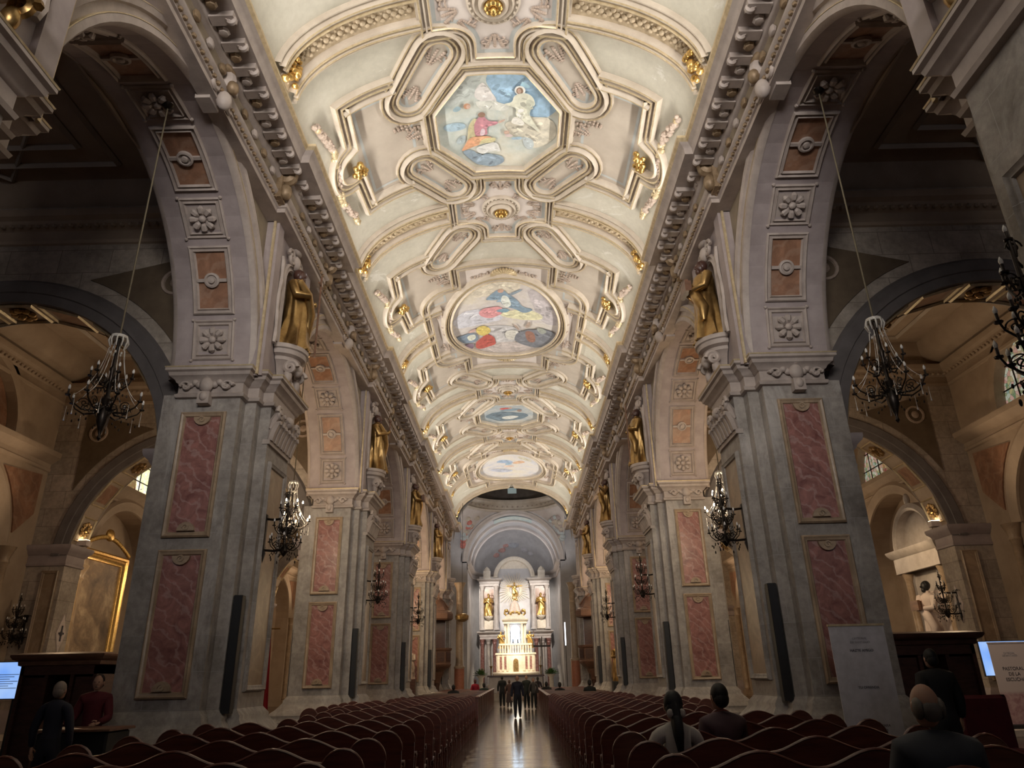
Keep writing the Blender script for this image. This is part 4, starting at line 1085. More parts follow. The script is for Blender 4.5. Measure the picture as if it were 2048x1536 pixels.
for q in (-1, 1):
    ch.add([(q*5.3,55.4,0),(q*5.3,58.6,0),(q*5.3,58.6,15.7),(q*5.3,55.4,15.7)], [(0,1,2,3)])
    ch.add([(q*4.1,AY,0),(q*12,AY,0),(q*12,AY,15.7),(q*4.6,AY,15.7),(q*4.6,AY,11),(q*4.1,AY,11)], [(0,1,2,3,4,5)])
    ch.add([(q*12,55,0),(q*12,AY,0),(q*12,AY,15.7),(q*12,55,15.7)], [(0,1,2,3)])
    ch.add([(q*4.6,55,15.72),(q*12,55,15.72),(q*12,AY,15.72),(q*4.6,AY,15.72)], [(0,1,2,3)])
# wall over the nave arch
AW = tag(part('wall_apse', ch.mesh('chancel_shell', MAT['apse'])), 'pale vaulted chancel and apse behind the high altar', 'apse', kind='structure')
m = MB()
for Y, r, pr in ((AY, AP, [(-.05,-.05),(0,.06),(.1,.12),(.2,.08),(.34,.12),(.42,0)]), (AY+5.6, AP-.32, [(0,-.1),(0,.1),(.12,.16),(.3,.1),(.36,0)]), (AY+2.4, AP-.2, [(0,-.2),(0,.2),(.2,.2),(.25,-.2)])):
    m.sweep(pr, [((r*math.cos(t), Y, CZ+r*math.sin(t)), (math.cos(t),0,math.sin(t)), (0,-1,0)) for t in [PI*i/36 for i in range(37)]])
CPR = [(0,10.4),(.1,10.42),(.12,10.5),(.06,10.55),(.06,10.8),(.15,10.85),(.3,10.95),(.36,11.05),(.36,11.12),(0,11.15)]
m2 = MB(); half = [(AP, AY)] + [(AP*math.cos(t), AY+5.8+AP*math.sin(t)) for t in [PI/2*i/8 for i in range(9)]]
full_ = half + [(-x, y) for x, y in half[::-1][1:]]
m2.plan([(o, z) for o, z in CPR], full_[::-1], False)
part('arch_moulding', m.mesh('chancel_arch_moulding', MAT['pale']), AW); part('cornice', m2.mesh('chancel_cornice', MAT['pale']), AW)
m = MB()
m.grid(lambda u, v: ((AP-.06)*math.cos(PI*(.36+.28*u)), AY+.5+1.6*v, CZ+(AP-.06)*math.sin(PI*(.36+.28*u))), 10, 1)
part('painted_panel', m.mesh('chancel_painting', paint_mat('painted_sea', (.36,.46,.46), (.5,.58,.56), (.66,.64,.54))), AW)
m = MB()
for i, (x, z, r, c) in enumerate(((0,14.0,.55,0),(-1.2,13.5,.4,1),(-.8,13.9,.3,1),(1.1,13.5,.4,2),(-1.8,13.0,.35,1),(1.7,13.1,.35,2))):
    m.mi = c; yy = AY+5.8+math.sqrt(max(.1, AP*AP-x*x-(z-CZ)**2))-.12; m.ball((x,yy,z), (r,.06,r*.7), 10, 6)
part('conch_painting', m.mesh('conch_painting', [pig((.36,.37,.40)), pig((.52,.30,.27)), pig((.46,.44,.46))]), AW)
# sanctuary steps
s = MB()
for i, y in enumerate((56.4, 57.0, 57.6)): s.box(-5.2, 5.2, y, 80, .15*i, .15*(i+1))
tag(part('sanctuary_steps', s.mesh('sanctuary_steps', MAT['carpet'])), 'wide pale stone steps rising to the sanctuary', 'steps', kind='structure')

# retable
RY = 71.0
rt = thing('retable', 'tall columned stone retable filling the apse wall', 'retable', (0, RY, .45))
m = MB(); m.box(-3.4, 3.4, .3, .7, 0, 5.2); m.box(-3.4, -1.5, .3, .7, 5.2, 10.2); m.box(1.5, 3.4, .3, .7, 5.2, 10.2)
part('back_panel', m.mesh('retable_back', MAT['retstone']), rt)
m = MB(); m.box(-1.6, 1.6, .42, .7, 5.2, 10.9)
part('centre_panel', m.mesh('retable_centre', MAT['apse']), rt)
for z, pr in ((4.9, 1), (9.75, 1)):
    for q in (-1, 1):
        m = MB(); x0, x1 = (1.55, 3.3) if z > 9 else (.0, 3.3)
        rect = ccw([(x0*q, .1),(x1*q, .1),(x1*q, .7),(x0*q, .7)])
        m.plan([(0,z-.5),(.05,z-.48),(.05,z-.3),(.1,z-.25),(.1,z-.05),(.2,z),(.32,z+.1),(.34,z+.2),(0,z+.25)], rect, True, 'top')
        part('entablature', m.mesh('retable_entablature', MAT['retstone']), rt)
for q in (-1, 1):
    for x, z0, z1, mt in ((1.75,5.2,9.25,'retstone'),(3.12,5.2,9.25,'retstone'),(1.95,.3,4.4,'pink'),(2.55,.3,4.4,'retstone'),(3.12,.3,4.4,'pink')):
        m = MB(); h = z1-z0; m.lathe([(.3,0),(.3,.1),(.24,.16),(.2,.25),(.17,h-.4),(.2,h-.36),(.18,h-.3),(.27,h-.06),(.3,h),(0,h)], 14, (q*x, .0, z0))
        part('column', m.mesh('retable_column', MAT[mt]), rt)
    m = MB(); m.box(q*2.52-.42, q*2.52+.42, .12, .3, 5.3, 6.1); m.lathe([(.1,6.1),(.3,6.25),(.42,6.4),(.42,6.5),(0,6.5)], 12, (q*2.52, .1, 0))
    part('niche_pedestal', m.mesh('niche_pedestal', MAT['altarwhite']), rt)
    m = MB(); m.box(q*2.52-.5, q*2.52+.5, .27, .31, 6.4, 9.0); part('niche_backing', m.mesh('niche_backing', MAT['brown']), rt)
    m = MB(); m.box(q*2.65-.35, q*2.65+.35, .1, .6, 10.0, 10.7); m.lathe([(.36,0),(.3,.1),(.28,.2),(0,.45)], 12, (q*2.65,.35,10.7)); part('acroterion', m.mesh('retable_acroterion', MAT['altarwhite']), rt)
m = MB(); m.sweep([(0,.5),(0,-.1),(.1,-.2),(.3,-.15),(.4,-.05),(.42,.5)], [((1.62*math.cos(t), .2, 10.05+1.62*math.sin(t)), (math.cos(t),0,math.sin(t)), (0,1,0)) for t in [PI*i/24 for i in range(25)]])
m.prism(ccw([(10.05+1.62*math.sin(t), 1.62*math.cos(t)) for t in [PI*i/20 for i in range(21)]]), 'y', .5, .6)
part('crowning_arch', m.mesh('retable_arch', MAT['altarwhite']), rt)
g = MB()
for i in range(36):
    t = 2*PI*i/36; r0, r1 = .5, 1.2+.6*rnd.random()
    g.tube([(r0*math.cos(t), .36, 8.9+r0*math.sin(t)), (r1*math.cos(t), .3, 8.9+r1*math.sin(t))], [.06,.02], 4)
part('glory_rays', g.mesh('glory_rays', MAT['altarwhite']), rt)

# ------------------------------------------------------------------ draped statues
def mk_statue(seed, fat=1.0, arms='book', H=1.0):
    r_ = random.Random(seed); ph = r_.random()*6
    tb = [(0,.19,.16),(.04,.185,.158),(.1,.17,.148),(.2,.155,.135),(.28,.147,.128),(.36,.14,.12),(.44,.137,.117),(.5,.135,.115),(.58,.13,.105),(.62,.137,.105),(.66,.145,.105),(.7,.155,.105),(.74,.165,.105),(.79,.15,.095),(.815,.10,.075),(.83,.05,.05),(.86,.042,.042)]
    b = MB(); n = 44; vs = []
    for z, rx, ry in tb:
        for i in range(n):
            a = 2*PI*i/n; f = 1+(.17*math.cos(7*a+ph+2.6*z)+.10*math.cos(12*a-4*z+ph))*max(0, 1-z/.82)
            vs.append((rx*fat*f*math.cos(a)+.03*math.sin(z*5+ph), ry*fat*f*math.sin(a), z))
    b.add(vs, [(j*n+i, j*n+(i+1)%n, (j+1)*n+(i+1)%n, (j+1)*n+i) for j in range(len(tb)-1) for i in range(n)] + [tuple(range(n-1,-1,-1))])
    # diagonal mantle
    b.tube([(-.15,-.05,.78),(-.05,-.13,.66),(.10,-.13,.5),(.16,-.09,.34),(.15,-.1,.2)], [.05,.055,.06,.06,.03], 8)
    for q in (-1, 1):
        hx, hz = (.05*q, .60) if arms == 'book' else ((.10*q, .62) if arms == 'mix' else (.03*q, .66))
        if arms == 'up' and q > 0: pts = [(q*.15,0,.76),(q*.23,-.05,.66),(q*.25,-.16,.78)]
        elif arms == 'cross': pts = [(q*.13,0,.77),(q*.28,0,.79),(q*.44,0,.82)]
        else: pts = [(q*.15,0,.76),(q*.19,-.06,.6),(hx,-.17,hz)]
        b.tube(pts, [.058,.05,.032], 8); b.ball(pts[-1], .03, 7, 5)
    for q in (-1, 1): b.ball((q*.06,-.14,.015), (.03,.06,.02), 7, 5)
    h = MB(); h.ball((0,-.015,.925), (.052,.06,.075), 12, 9); h.ball((0,-.075,.92), (.012,.02,.018), 6, 4)
    h.ball((0,.005,.94), (.058,.06,.07), 12, 8); h.ball((0,-.05,.872), (.035,.03,.04), 8, 6)
    a = None
    if arms == 'book': a = MB(); a.box(-.11,.11,-.24,-.2,.58,.72); a.merge(MB().box(-.1,.1,-.2,-.17,.59,.71))
    elif arms == 'mix': a = MB(); a.tube([(.17,-.2,.02),(.17,-.2,1.02)], .012, 6); a.tube([(.09,-.2,.9),(.25,-.2,.9)], .012, 6)
    elif arms == 'up': a = MB(); a.tube([(.25,-.17,.66),(.25,-.17,.98)], .012, 6); a.ball((.25,-.17,.98), .03)
    return b, h, a
def statue(name, label, cat, loc, rz, H, seed, arms, m_b='dgold', m_h='wood', group=None, fat=1.0):
    B, Hd, A = cached(('stat', seed, arms, m_b, m_h, fat), lambda: (lambda t: (t[0].mesh('robe', MAT[m_b], 1, 60), t[1].mesh('statue_head', MAT[m_h], 1, 60), t[2].mesh('attribute', MAT['wood2']) if t[2] else None))(mk_statue(seed, fat, arms)))
    t = thing(name, label, cat, loc, rz, group); t.scale = (H, H, H)
    part('robe', B, t); part('head', Hd, t)
    if A: part('book' if arms == 'book' else 'staff', A, t)
    return t
sl = {(-1,1): 'gilded robed statue in the nearest left niche, dark head turned to the nave', (1,1): 'gilded robed statue holding an open book in the nearest right niche',
      (-1,2): 'gilded statue with raised arm in the second left niche', (1,2): 'gilded statue with staff in the second right niche', (-1,3): 'small gilded statue in the third left niche', (1,3): 'small gilded statue in the third right niche',
      (-1,4): 'tiny far gilded statue in the fourth left niche', (1,4): 'tiny far gilded statue in the fourth right niche'}
sa = {(-1,1): 'mix', (1,1): 'book', (-1,2): 'up', (1,2): 'mix', (-1,3): 'book', (1,3): 'up', (-1,4): 'mix', (1,4): 'book'}
for (sx, k), lb in sl.items():
    statue('niche_statue', lb, 'statue', (sx*4.9, PY(k), 8.72), -sx*PI/2 if sx > 0 else PI/2, 2.2, k*2+(sx > 0), sa[(sx, k)], 'dgold', 'wood', 'gilded statues in the nave niches', 1.08)
# note: figures are authored looking along -y
for q, nm in ((-1, 'left'), (1, 'right')):
    statue('retable_statue', 'gold saint statue in the %s niche of the retable above the altar' % nm, 'statue', (q*2.52, RY+.02, 6.95), 0, 2.05, 30+q, 'mix', 'gold', 'gold', 'gold statues on the retable')
statue('crucified_figure', 'gold figure with outstretched arms inside the sunburst over the altar', 'statue', (0, RY+.35, 8.35), 0, 1.7, 41, 'cross', 'gold', 'gold', None, .75)
# high altar
HY = 69.0
al = thing('high_altar', 'white and gold high altar with lit tabernacle at the end of the nave', 'altar', (0, HY, .45))
def ap(nm, mb, mt, lb=None): return part(nm, mb.mesh(nm, mt, 1, 50), al, label=lb)
m = MB(); m.box(-2.5, 2.5, -1.6, .6, 0, .5); m.box(-2.2, 2.2, -1.2, .6, .5, .9); m.box(-2.0, 2.0, -.9, .6, .9, 1.35); m.cbox(-2.1, 2.1, -1.0, .6, 1.35, 1.5, .04); ap('altar_base', m, MAT['altarwhite'])
m = MB(); m.box(-1.75, 1.75, -.5, .5, 1.5, 2.95); m.cbox(-1.85, 1.85, -.58, .5, 2.95, 3.1, .04)
for x in (-1.55,-1.15,-.75,.75,1.15,1.55): m.box(x-.1, x+.1, -.56, -.5, 1.6, 2.9)
tier = ap('altar_tier', m, MAT['altarwhite'])
m = MB()
for x in (-1.35,-.95,.95,1.35): m.box(x-.12, x+.12, -.53, -.49, 1.75, 2.8)
part('red_inlay', m.mesh('red_inlay', MAT['pink']), tier)
m = MB(); m.prism(ccw([(1.55,-.22),(1.55,.22),(2.4,.22)]+[(2.4+.22*math.sin(t), .22*math.cos(t)) for t in [PI*i/8 for i in range(1,8)]]+[(2.4,-.22)]), 'y', -.58, -.48); ap('tabernacle_door', m, MAT['dgold'], 'gilded arched tabernacle door')
m = MB()
for i in range(13):
    x = -1.4+2.8*i/12; m.lathe([(.06,3.1),(.09,3.2),(.05,3.35),(.08,3.6),(.06,3.75)], 8, (x,-.45,0))
m.box(-1.5, 1.5, -.55, -.35, 3.75, 3.9); ap('balustrade', m, MAT['altarwhite'])
m = MB()
for q in (-1, 1):
    for x in (.62, .88): m.lathe([(.12,3.1),(.12,3.3),(.08,3.4),(.075,5.4),(.12,5.6),(0,5.6)], 10, (q*x,-.3 if x < .7 else -.15,0))
    m.box(q*.75-.25, q*.75+.25, -.1, .5, 3.1, 5.6)
m.plan([(0,5.6),(.08,5.62),(.08,5.8),(.2,5.9),(.22,6.0),(0,6.05)], ccw([(-1.0,-.35),(1.0,-.35),(1.0,.5),(-1.0,.5)]), True, 'top')
m.prism(ccw([(6.05,-.95),(6.05,.95)]+[(6.05+.5*math.sin(t), .95*math.cos(t)) for t in [PI*i/10 for i in range(1,10)]]), 'y', -.4, .3)
ap('tabernacle_frame', m, MAT['altarwhite'])
m = MB(); m.lathe([(.62,6.3),(.7,6.5),(.6,6.75),(.5,6.9),(.46,7.1),(.35,7.4),(.16,7.6),(.1,7.7),(0,7.72)], 14, (0,0,0), sy=.6); ap('crown_cap', m, MAT['stucco'])
m = MB()
for q in (-1, 1):
    m.tube([(q*.7,-.3,6.3),(q*.95,-.3,6.5),(q*.9,-.3,6.8),(q*.65,-.3,6.8)], .1, 7); m.ball((q*.75,-.35,6.75), .16)
    m.ball((q*.4,-.4,6.5), (.14,.1,.14)); m.ball((q*.18,-.4,6.62), (.14,.1,.12))
m.lathe([(.05,7.7),(.22,7.85),(.2,8.05),(.1,8.2),(.16,8.3),(0,8.35)], 10); ap('gilded_ornament', m, MAT['gold'])
m = MB(); m.prism(ccw([(3.95,-.42),(3.95,.42),(5.1,.42)]+[(5.1+.42*math.sin(t), .42*math.cos(t)) for t in [PI*i/8 for i in range(1,8)]]+[(5.1,-.42)]), 'y', -.02, .02)
ap('lit_niche', m, M_emit('lit_niche_glow', (.62,.80,1.0), 7.0), 'glowing pale blue niche')
m = MB(); m.tube([(0,-.12,3.95),(0,-.12,4.65)], .02, 5); m.tube([(-.13,-.12,4.45),(.13,-.12,4.45)], .02, 5)
for q in (-1, 1): m.lathe([(.09,3.95),(.05,4.1),(.06,4.25),(0,4.3)], 8, (q*.22,-.12,0))
ap('small_cross', m, MAT['iron'], 'dark small cross against the light')
for q, nm in ((-1, 'left'), (1, 'right')):
    statue('altar_angel', 'gold angel standing on the %s shoulder of the high altar' % nm, 'statue', (q*1.32, HY-.2, 3.95), 0, 1.45, 50+q, 'up', 'gold', 'gold', 'gold angels on the altar')
# free-standing altar table
t = thing('altar_table', 'long altar table with pale cloth front before the high altar', 'altar', (0, 61, .45))
m = MB(); m.cbox(-2.1, 2.1, -.5, .5, 0, 1.12, .02); part('cloth_front', m.mesh('altar_cloth', MAT['retstone']), t)
m = MB(); m.cbox(-2.25, 2.25, -.6, .6, 1.12, 1.24, .03); part('table_top', m.mesh('altar_top', MAT['wood']), t)
for q, nm in ((-1, 'left'), (1, 'right')):
    t = thing('potted_plant', 'bushy green potted plant on a stand to the %s of the high altar' % nm, 'plant', (q*3.1, 67.6, .45), 0, 'plants by the altar')
    m = MB(); m.lathe([(.3,0),(.28,.1),(.18,.3),(.2,1.0),(.32,1.15),(.36,1.2),(.42,1.25),(0,1.25)], 14); part('stand', m.mesh('plant_stand', MAT['altarwhite']), t)
    m = MB()
    for i in range(110):
        a, e = rnd.random()*2*PI, rnd.random()*1.4; r = .36+.3*rnd.random(); d = Vector((math.cos(a)*math.cos(e), math.sin(a)*math.cos(e), math.sin(e)*.75))
        p = d*r; u = Vector((-d.y, d.x, .2)).normalized()*.07; m.add([p-u+Vector((0,0,1.25)), p+u+Vector((0,0,1.25)), p*1.28+u*.2+Vector((0,0,1.27)), p*.3+Vector((0,0,1.25))], [(0,1,2),(0,3,1)])
    part('foliage', m.mesh('plant_foliage', MAT['leaf'], fix=False), t)
    for j, dx in enumerate((2.15,)):
        c = thing('altar_candlestick', 'tall gilded candlestick with white candle to the %s of the high altar' % nm, 'candlestick', (q*dx, 66.4, .45), 0, 'candlesticks by the altar')
        m = MB(); m.lathe([(.22,0),(.2,.08),(.06,.2),(.05,.6),(.09,.7),(.04,.85),(.04,1.7),(.1,1.9),(.16,2.0),(.05,2.02)], 10); part('stem', m.mesh('candlestick_stem', MAT['dgold']), c)
        m = MB(); m.lathe([(.05,2.02),(.05,2.7),(0,2.72)], 8); part('candle', m.mesh('altar_candle', MAT['altarwhite']), c)
t = thing('processional_cross', 'dark processional cross standing right of the lit tabernacle', 'cross', (2.3, 65.6, .45))
m = MB(); m.tube([(0,0,0.02),(0,0,4.3)], .04, 6); part('pole', m.mesh('cross_pole', MAT['iron']), t)
m = MB(); m.box(-.75, .75, -.05, .05, 3.45, 3.6); part('crossbar', m.mesh('cross_bar', MAT['iron']), t)
m = MB(); m.lathe([(.3,0),(.28,.06),(.05,.12)], 10); part('foot', m.mesh('cross_foot', MAT['iron']), t)
# pulpits on the far pillars
def mk_pulpit():
    o = {}
    m = MB(); m.lathe([(.15,1.2),(.25,1.3),(.3,1.6),(.45,1.8),(.5,2.0),(.8,2.2),(.95,2.35),(1.0,2.42),(1.02,2.5),(.95,2.55),(.95,3.35),(1.02,3.4),(1.06,3.5),(1.06,3.56),(.9,3.56),(.88,2.6),(0,2.6)], 8); o['basin'] = m.mesh('pulpit_basin', MAT['wood2'], 1, 30)
    m = MB()
    for i in range(8):
        t = PI/8+2*PI*i/8
        q = MB(); q.box(.86, .93, -.26, .26, 2.68, 3.28); m.merge(q, Matrix.Rotation(t, 4, 'Z'))
    o['panels'] = m.mesh('pulpit_panels', MAT['wood'], 1, 30)
    m = MB(); m.lathe([(.2,6.9),(.45,6.75),(.7,6.3),(.85,6.1),(1.0,6.05),(1.1,5.9),(1.1,5.55),(1.0,5.45),(.9,5.5),(0,5.6)], 8); o['canopy'] = m.mesh('pulpit_canopy', MAT['wood2'], 1, 30)
    m = MB(); m.lathe([(.32,0),(.3,.3),(.2,.5),(.18,1.0),(.24,1.25),(0,1.25)], 8); o['foot'] = m.mesh('pulpit_foot', MAT['wood'], 1, 30)
    m = MB(); m.box(-.5, .5, .75, .9, 3.4, 5.6); o['back'] = m.mesh('pulpit_back', MAT['wood'])
    m = MB(); m.tube([(.1,0,6.85),(0,0,7.4)], .08, 6); m.ball((0,0,7.5), .14); m.tube([(-.8,0,6.3),(-.3,0,6.9),(0,0,7.1),(.3,0,6.9),(.8,0,6.3)], .07, 6); o['finial'] = m.mesh('pulpit_finial', MAT['wood2'])
    return o
for sx in (-1, 1):
    P = cached('pulpit', mk_pulpit)
    t = thing('pulpit', 'carved brown wooden pulpit with canopy on the far %s pillar' % SIDE[sx], 'pulpit', (sx*5.55, 54.0, 0), 0, 'pair of pulpits')
    b_ = part('basin', P['basin'], t); part('carved_panels', P['panels'], b_); c_ = part('canopy', P['canopy'], t); part('finial', P['finial'], c_); part('foot', P['foot'], t); part('back_board', P['back'], t)
# tall pale columns with orange plinths by the sanctuary
for sx, x, y, lb in ((-1, 4.05, 55.2, 'pale yellow column on a tall orange plinth left of the sanctuary steps'), (1, 4.75, 60.5, 'pale yellow column right of the sanctuary beside a white tube light')):
    t = thing('column', lb, 'column', (sx*x, y, .45 if y > 58 else 0), 0, None, 'thing')
    m = MB(); m.lathe([(.36,0),(.36,2.2),(.3,2.25)], 10); part('plinth', m.mesh('column_plinth', M_flat('orange_plinth', (.42,.16,.09), .5)), t)
    m = MB(); m.lathe([(.4,2.2),(.4,2.32),(.3,2.4),(.27,2.6),(.25,7.6),(.3,7.7),(.28,7.8),(.42,8.1),(.46,8.2),(0,8.2)], 16); part('shaft', m.mesh('column_shaft', MAT['tan']), t)
t = thing('hanging_lamp', 'round dark hanging sanctuary lamp in front of the pale left column', 'lamp', (-3.75, 53.6, 5.6))
m = MB(); m.lathe([(.2,-.3),(.46,-.15),(.5,.1),(.42,.2),(.3,.25),(0,.25)], 14); part('bowl', m.mesh('lamp_bowl', MAT['dgold']), t)
m = MB(); m.tube([(0,0,.25),(0,0,8.9)], .015, 4); part('chain', m.mesh('lamp_chain', MAT['iron']), t)
t = thing('tube_light', 'bright white vertical tube light by the right sanctuary column', 'light', (3.95, 59.0, .45))
m = MB(); m.box(-.04,.04,-.04,.04,3.3,5.0); part('tube', m.mesh('light_tube', M_emit('tube_glow', (.9,.92,1), 4)), t)
m = MB(); m.tube([(0,.06,0),(0,.06,5.0)], .03, 5); part('pole', m.mesh('tube_pole', MAT['iron']), t)
m = MB(); m.lathe([(.25,0),(.22,.05),(0,.06)], 10, (0,.06,0)); part('foot', m.mesh('tube_foot', MAT['iron']), t)
# statue before the fourth right pillar and its relief twin on the left
t = thing('pedestal', 'black pedestal under the carved figure at the fourth right pillar', 'pedestal', (6.1, 44.2, 0)); m = MB(); m.cbox(-.5,.5,-.4,.4,0,1.25,.04); part('block', m.mesh('pedestal_block', MAT['black']), t)
statue('carved_saint', 'warm lit carved wooden saint standing on a black pedestal at the right', 'statue', (6.1, 44.2, 1.25), 0, 2.15, 61, 'mix', 'dgold', 'skin', None, 1.1)
t = thing('pedestal', 'low dark pedestal at the fourth left pillar', 'pedestal', (-6.1, 44.2, 0)); m = MB(); m.cbox(-.4,.4,-.35,.35,0,1.6,.04); part('block', m.mesh('pedestal_block', MAT['wood']), t)
statue('carved_saint', 'small carved saint in front of the fourth left pillar panel', 'statue', (-6.1, 44.2, 1.6), 0, 1.7, 62, 'book', 'stucco', 'skin', None, 1.0)
MAT['dred'] = M_flat('dark_red_cloth', (.085,.004,.010), .8)
# ------------------------------------------------------------------ pews with scalloped backs
def nth(n): return ['first','second','third','fourth','fifth','sixth','seventh','eighth','ninth','tenth','eleventh','twelfth','thirteenth','fourteenth','fifteenth','sixteenth','seventeenth','eighteenth','nineteenth','twentieth','twenty-first','twenty-second','twenty-third'][n]
def mk_pew(sx, per, pitch=.91):
    o = {}; X0, x0 = 1.22, 1.62; x1 = x0+per*pitch; X1 = x1+.40
    top = [(X0,.42),(X0,.86)] + [(1.42+.2*math.cos(t), .87+.2*math.sin(t)) for t in [PI-PI*.86*i/9 for i in range(0,10)]]
    n = per*14
    wave = [(x0+(x1-x0)*i/n, .955+.062*(1-math.cos(2*PI*per*i/n))) for i in range(n+1)]
    end = [(X0+X1-x, z) for x, z in top[::-1]]
    pl = top+wave+end
    b = MB(); b.prism([(z, x) for x, z in pl], 'y', -.022, .022); o['back'] = b.mesh('pew_back', MAT['pew'], sx, 30)
    r = MB(); r.tube([(x,0,z+.008) for x, z in top[1:]+wave+end[:-1]], .024, 8, flat=.6); o['rail'] = r.mesh('pew_top_rail', MAT['pew'], sx, 60)
    s = MB(); s.cbox(X0+.02, X1-.02, .02, .46, .40, .445, .012); o['seat'] = s.mesh('pew_seat', MAT['pew'], sx)
    a = MB(); a.prism([(.66,-.0),(.70,-.02),(.71,.2),(.70,.46),(.66,.5),(.62,.48),(.655,.4),(.655,.02)], 'x', -.035, .035); a.tube([(-.036,.46,.675),(.036,.46,.675)], .045, 10); o['arm'] = a.mesh('pew_arm', MAT['pew'], 1, 40)
    l = MB(); l.cbox(-.03,.03,-.03,.03,0,.66,.008); l.lathe([(.045,.28),(.05,.31),(.045,.34)], 8); o['leg'] = l.mesh('pew_leg', MAT['pew'])
    k = MB(); k.cbox(X0+.1, X1-.1, -.30, -.14, .13, .17, .01); o['kneeler'] = k.mesh('pew_kneeler', MAT['pew'], sx)
    c = MB(); c.box(X0+.02, X1-.02, -.012, .012, .12, .20); o['stretcher'] = c.mesh('pew_stretcher', MAT['pew'], sx)
    o['X'] = (X0+.06, X1-.06)
    return o
def place_pew(sx, y, per, label, x_off=0):
    P = cached(('pew', sx, per), lambda: mk_pew(sx, per))
    t = thing('pew', label, 'pew', (x_off, y, 0), 0, 'scalloped pews on the %s of the aisle' % SIDE[sx])
    part('backrest', P['back'], t); part('top_rail', P['rail'], t); part('seat', P['seat'], t); part('kneeler', P['kneeler'], t); part('stretcher', P['stretcher'], t)
    for x in P['X']:
        part('armrest', P['arm'], t, (sx*x, 0, 0))
        for yy in (.0, .43): part('leg', P['leg'], t, (sx*x, yy, 0))
    return t
PEWY = {-1: [5.05+1.15*i for i in range(19)], 1: [5.05+1.18*i for i in range(19)]}
for sx in (-1, 1):
    for i, y in enumerate(PEWY[sx]):
        per = 3
        for k in (1, 2):
            if PY(k)-2.3 < y < PY(k)+2.15: per = 2
        place_pew(sx, y, per, 'scalloped dark red pew, %s row from the camera on the %s of the aisle' % (nth(i), SIDE[sx]))
def mk_box(sx):
    o = {}
    b = MB(); b.box(1.35, 4.0, -.03, .03, .1, .93); o['front'] = b.mesh('stall_front', MAT['pew'], sx)
    r = MB(); r.cbox(1.28, 4.05, -.09, .09, .93, .985, .015); o['rail'] = r.mesh('stall_rail', MAT['pew'], sx)
    e = MB(); e.cbox(1.28, 1.36, -.1, .85, .0, .93, .012); o['end'] = e.mesh('stall_end', MAT['pew'], sx)
    s = MB(); s.cbox(1.36, 4.0, .45, .83, .40, .45, .01); o['seat'] = s.mesh('stall_seat', MAT['pew'], sx)
    c = MB(); c.cbox(1.24, 1.40, -.12, .88, .93, .99, .02); o['cap'] = c.mesh('stall_end_cap', MAT['pew'], sx)
    return o
for sx in (-1, 1):
    for i in range(13):
        P = cached(('box', sx), lambda: mk_box(sx))
        t = thing('box_pew', 'flat topped box pew, %s beyond the scalloped rows on the %s' % (nth(i), SIDE[sx]), 'pew', (0, 28.6+1.42*i, 0), 0, 'flat topped box pews on the %s' % SIDE[sx])
        part('front_panel', P['front'], t); part('top_rail', P['rail'], t); e = part('end_panel', P['end'], t); part('end_cap', P['cap'], e); part('seat', P['seat'], t)

# ------------------------------------------------------------------ chandeliers and candelabra
def mk_bulb(lit):
    m = MB(); m.lathe([(.045,-.02),(.05,0),(.02,.01),(.017,.02),(.017,.10)], 8); c = MB(); c.lathe([(.017,.10),(.026,.125),(.022,.155),(.004,.195),(0,.197)], 8)
    return m.mesh('candle_cup', MAT['iron']), c.mesh('candle_bulb', MAT['lit'] if lit else MAT['unlit'], 1, 60)
def mk_arm(R, z0, zup):
    m = MB(); pts = [(.05,0,z0),(R*.3,0,z0-.12),(R*.6,0,z0-.13),(R*.88,0,z0-.02),(R,0,z0+zup)]; m.tube(pts, [.022,.018,.016,.014,.012], 6)
    m.tube([(R*.55+px, 0, pz) for px, pz in spiral(0, z0+.0, .10, 1.5)], .010, 5); m.tube([(R*.25+px, 0, pz) for px, pz in spiral(0, z0-.02, .08, 1.4, -1)], .009, 5)
    for i in range(3): m.ball((R*(.5+.2*i), 0, z0-.22-.02*i), (.016,.016,.03), 6, 4)
    return m.mesh('chandelier_arm', MAT['iron'])
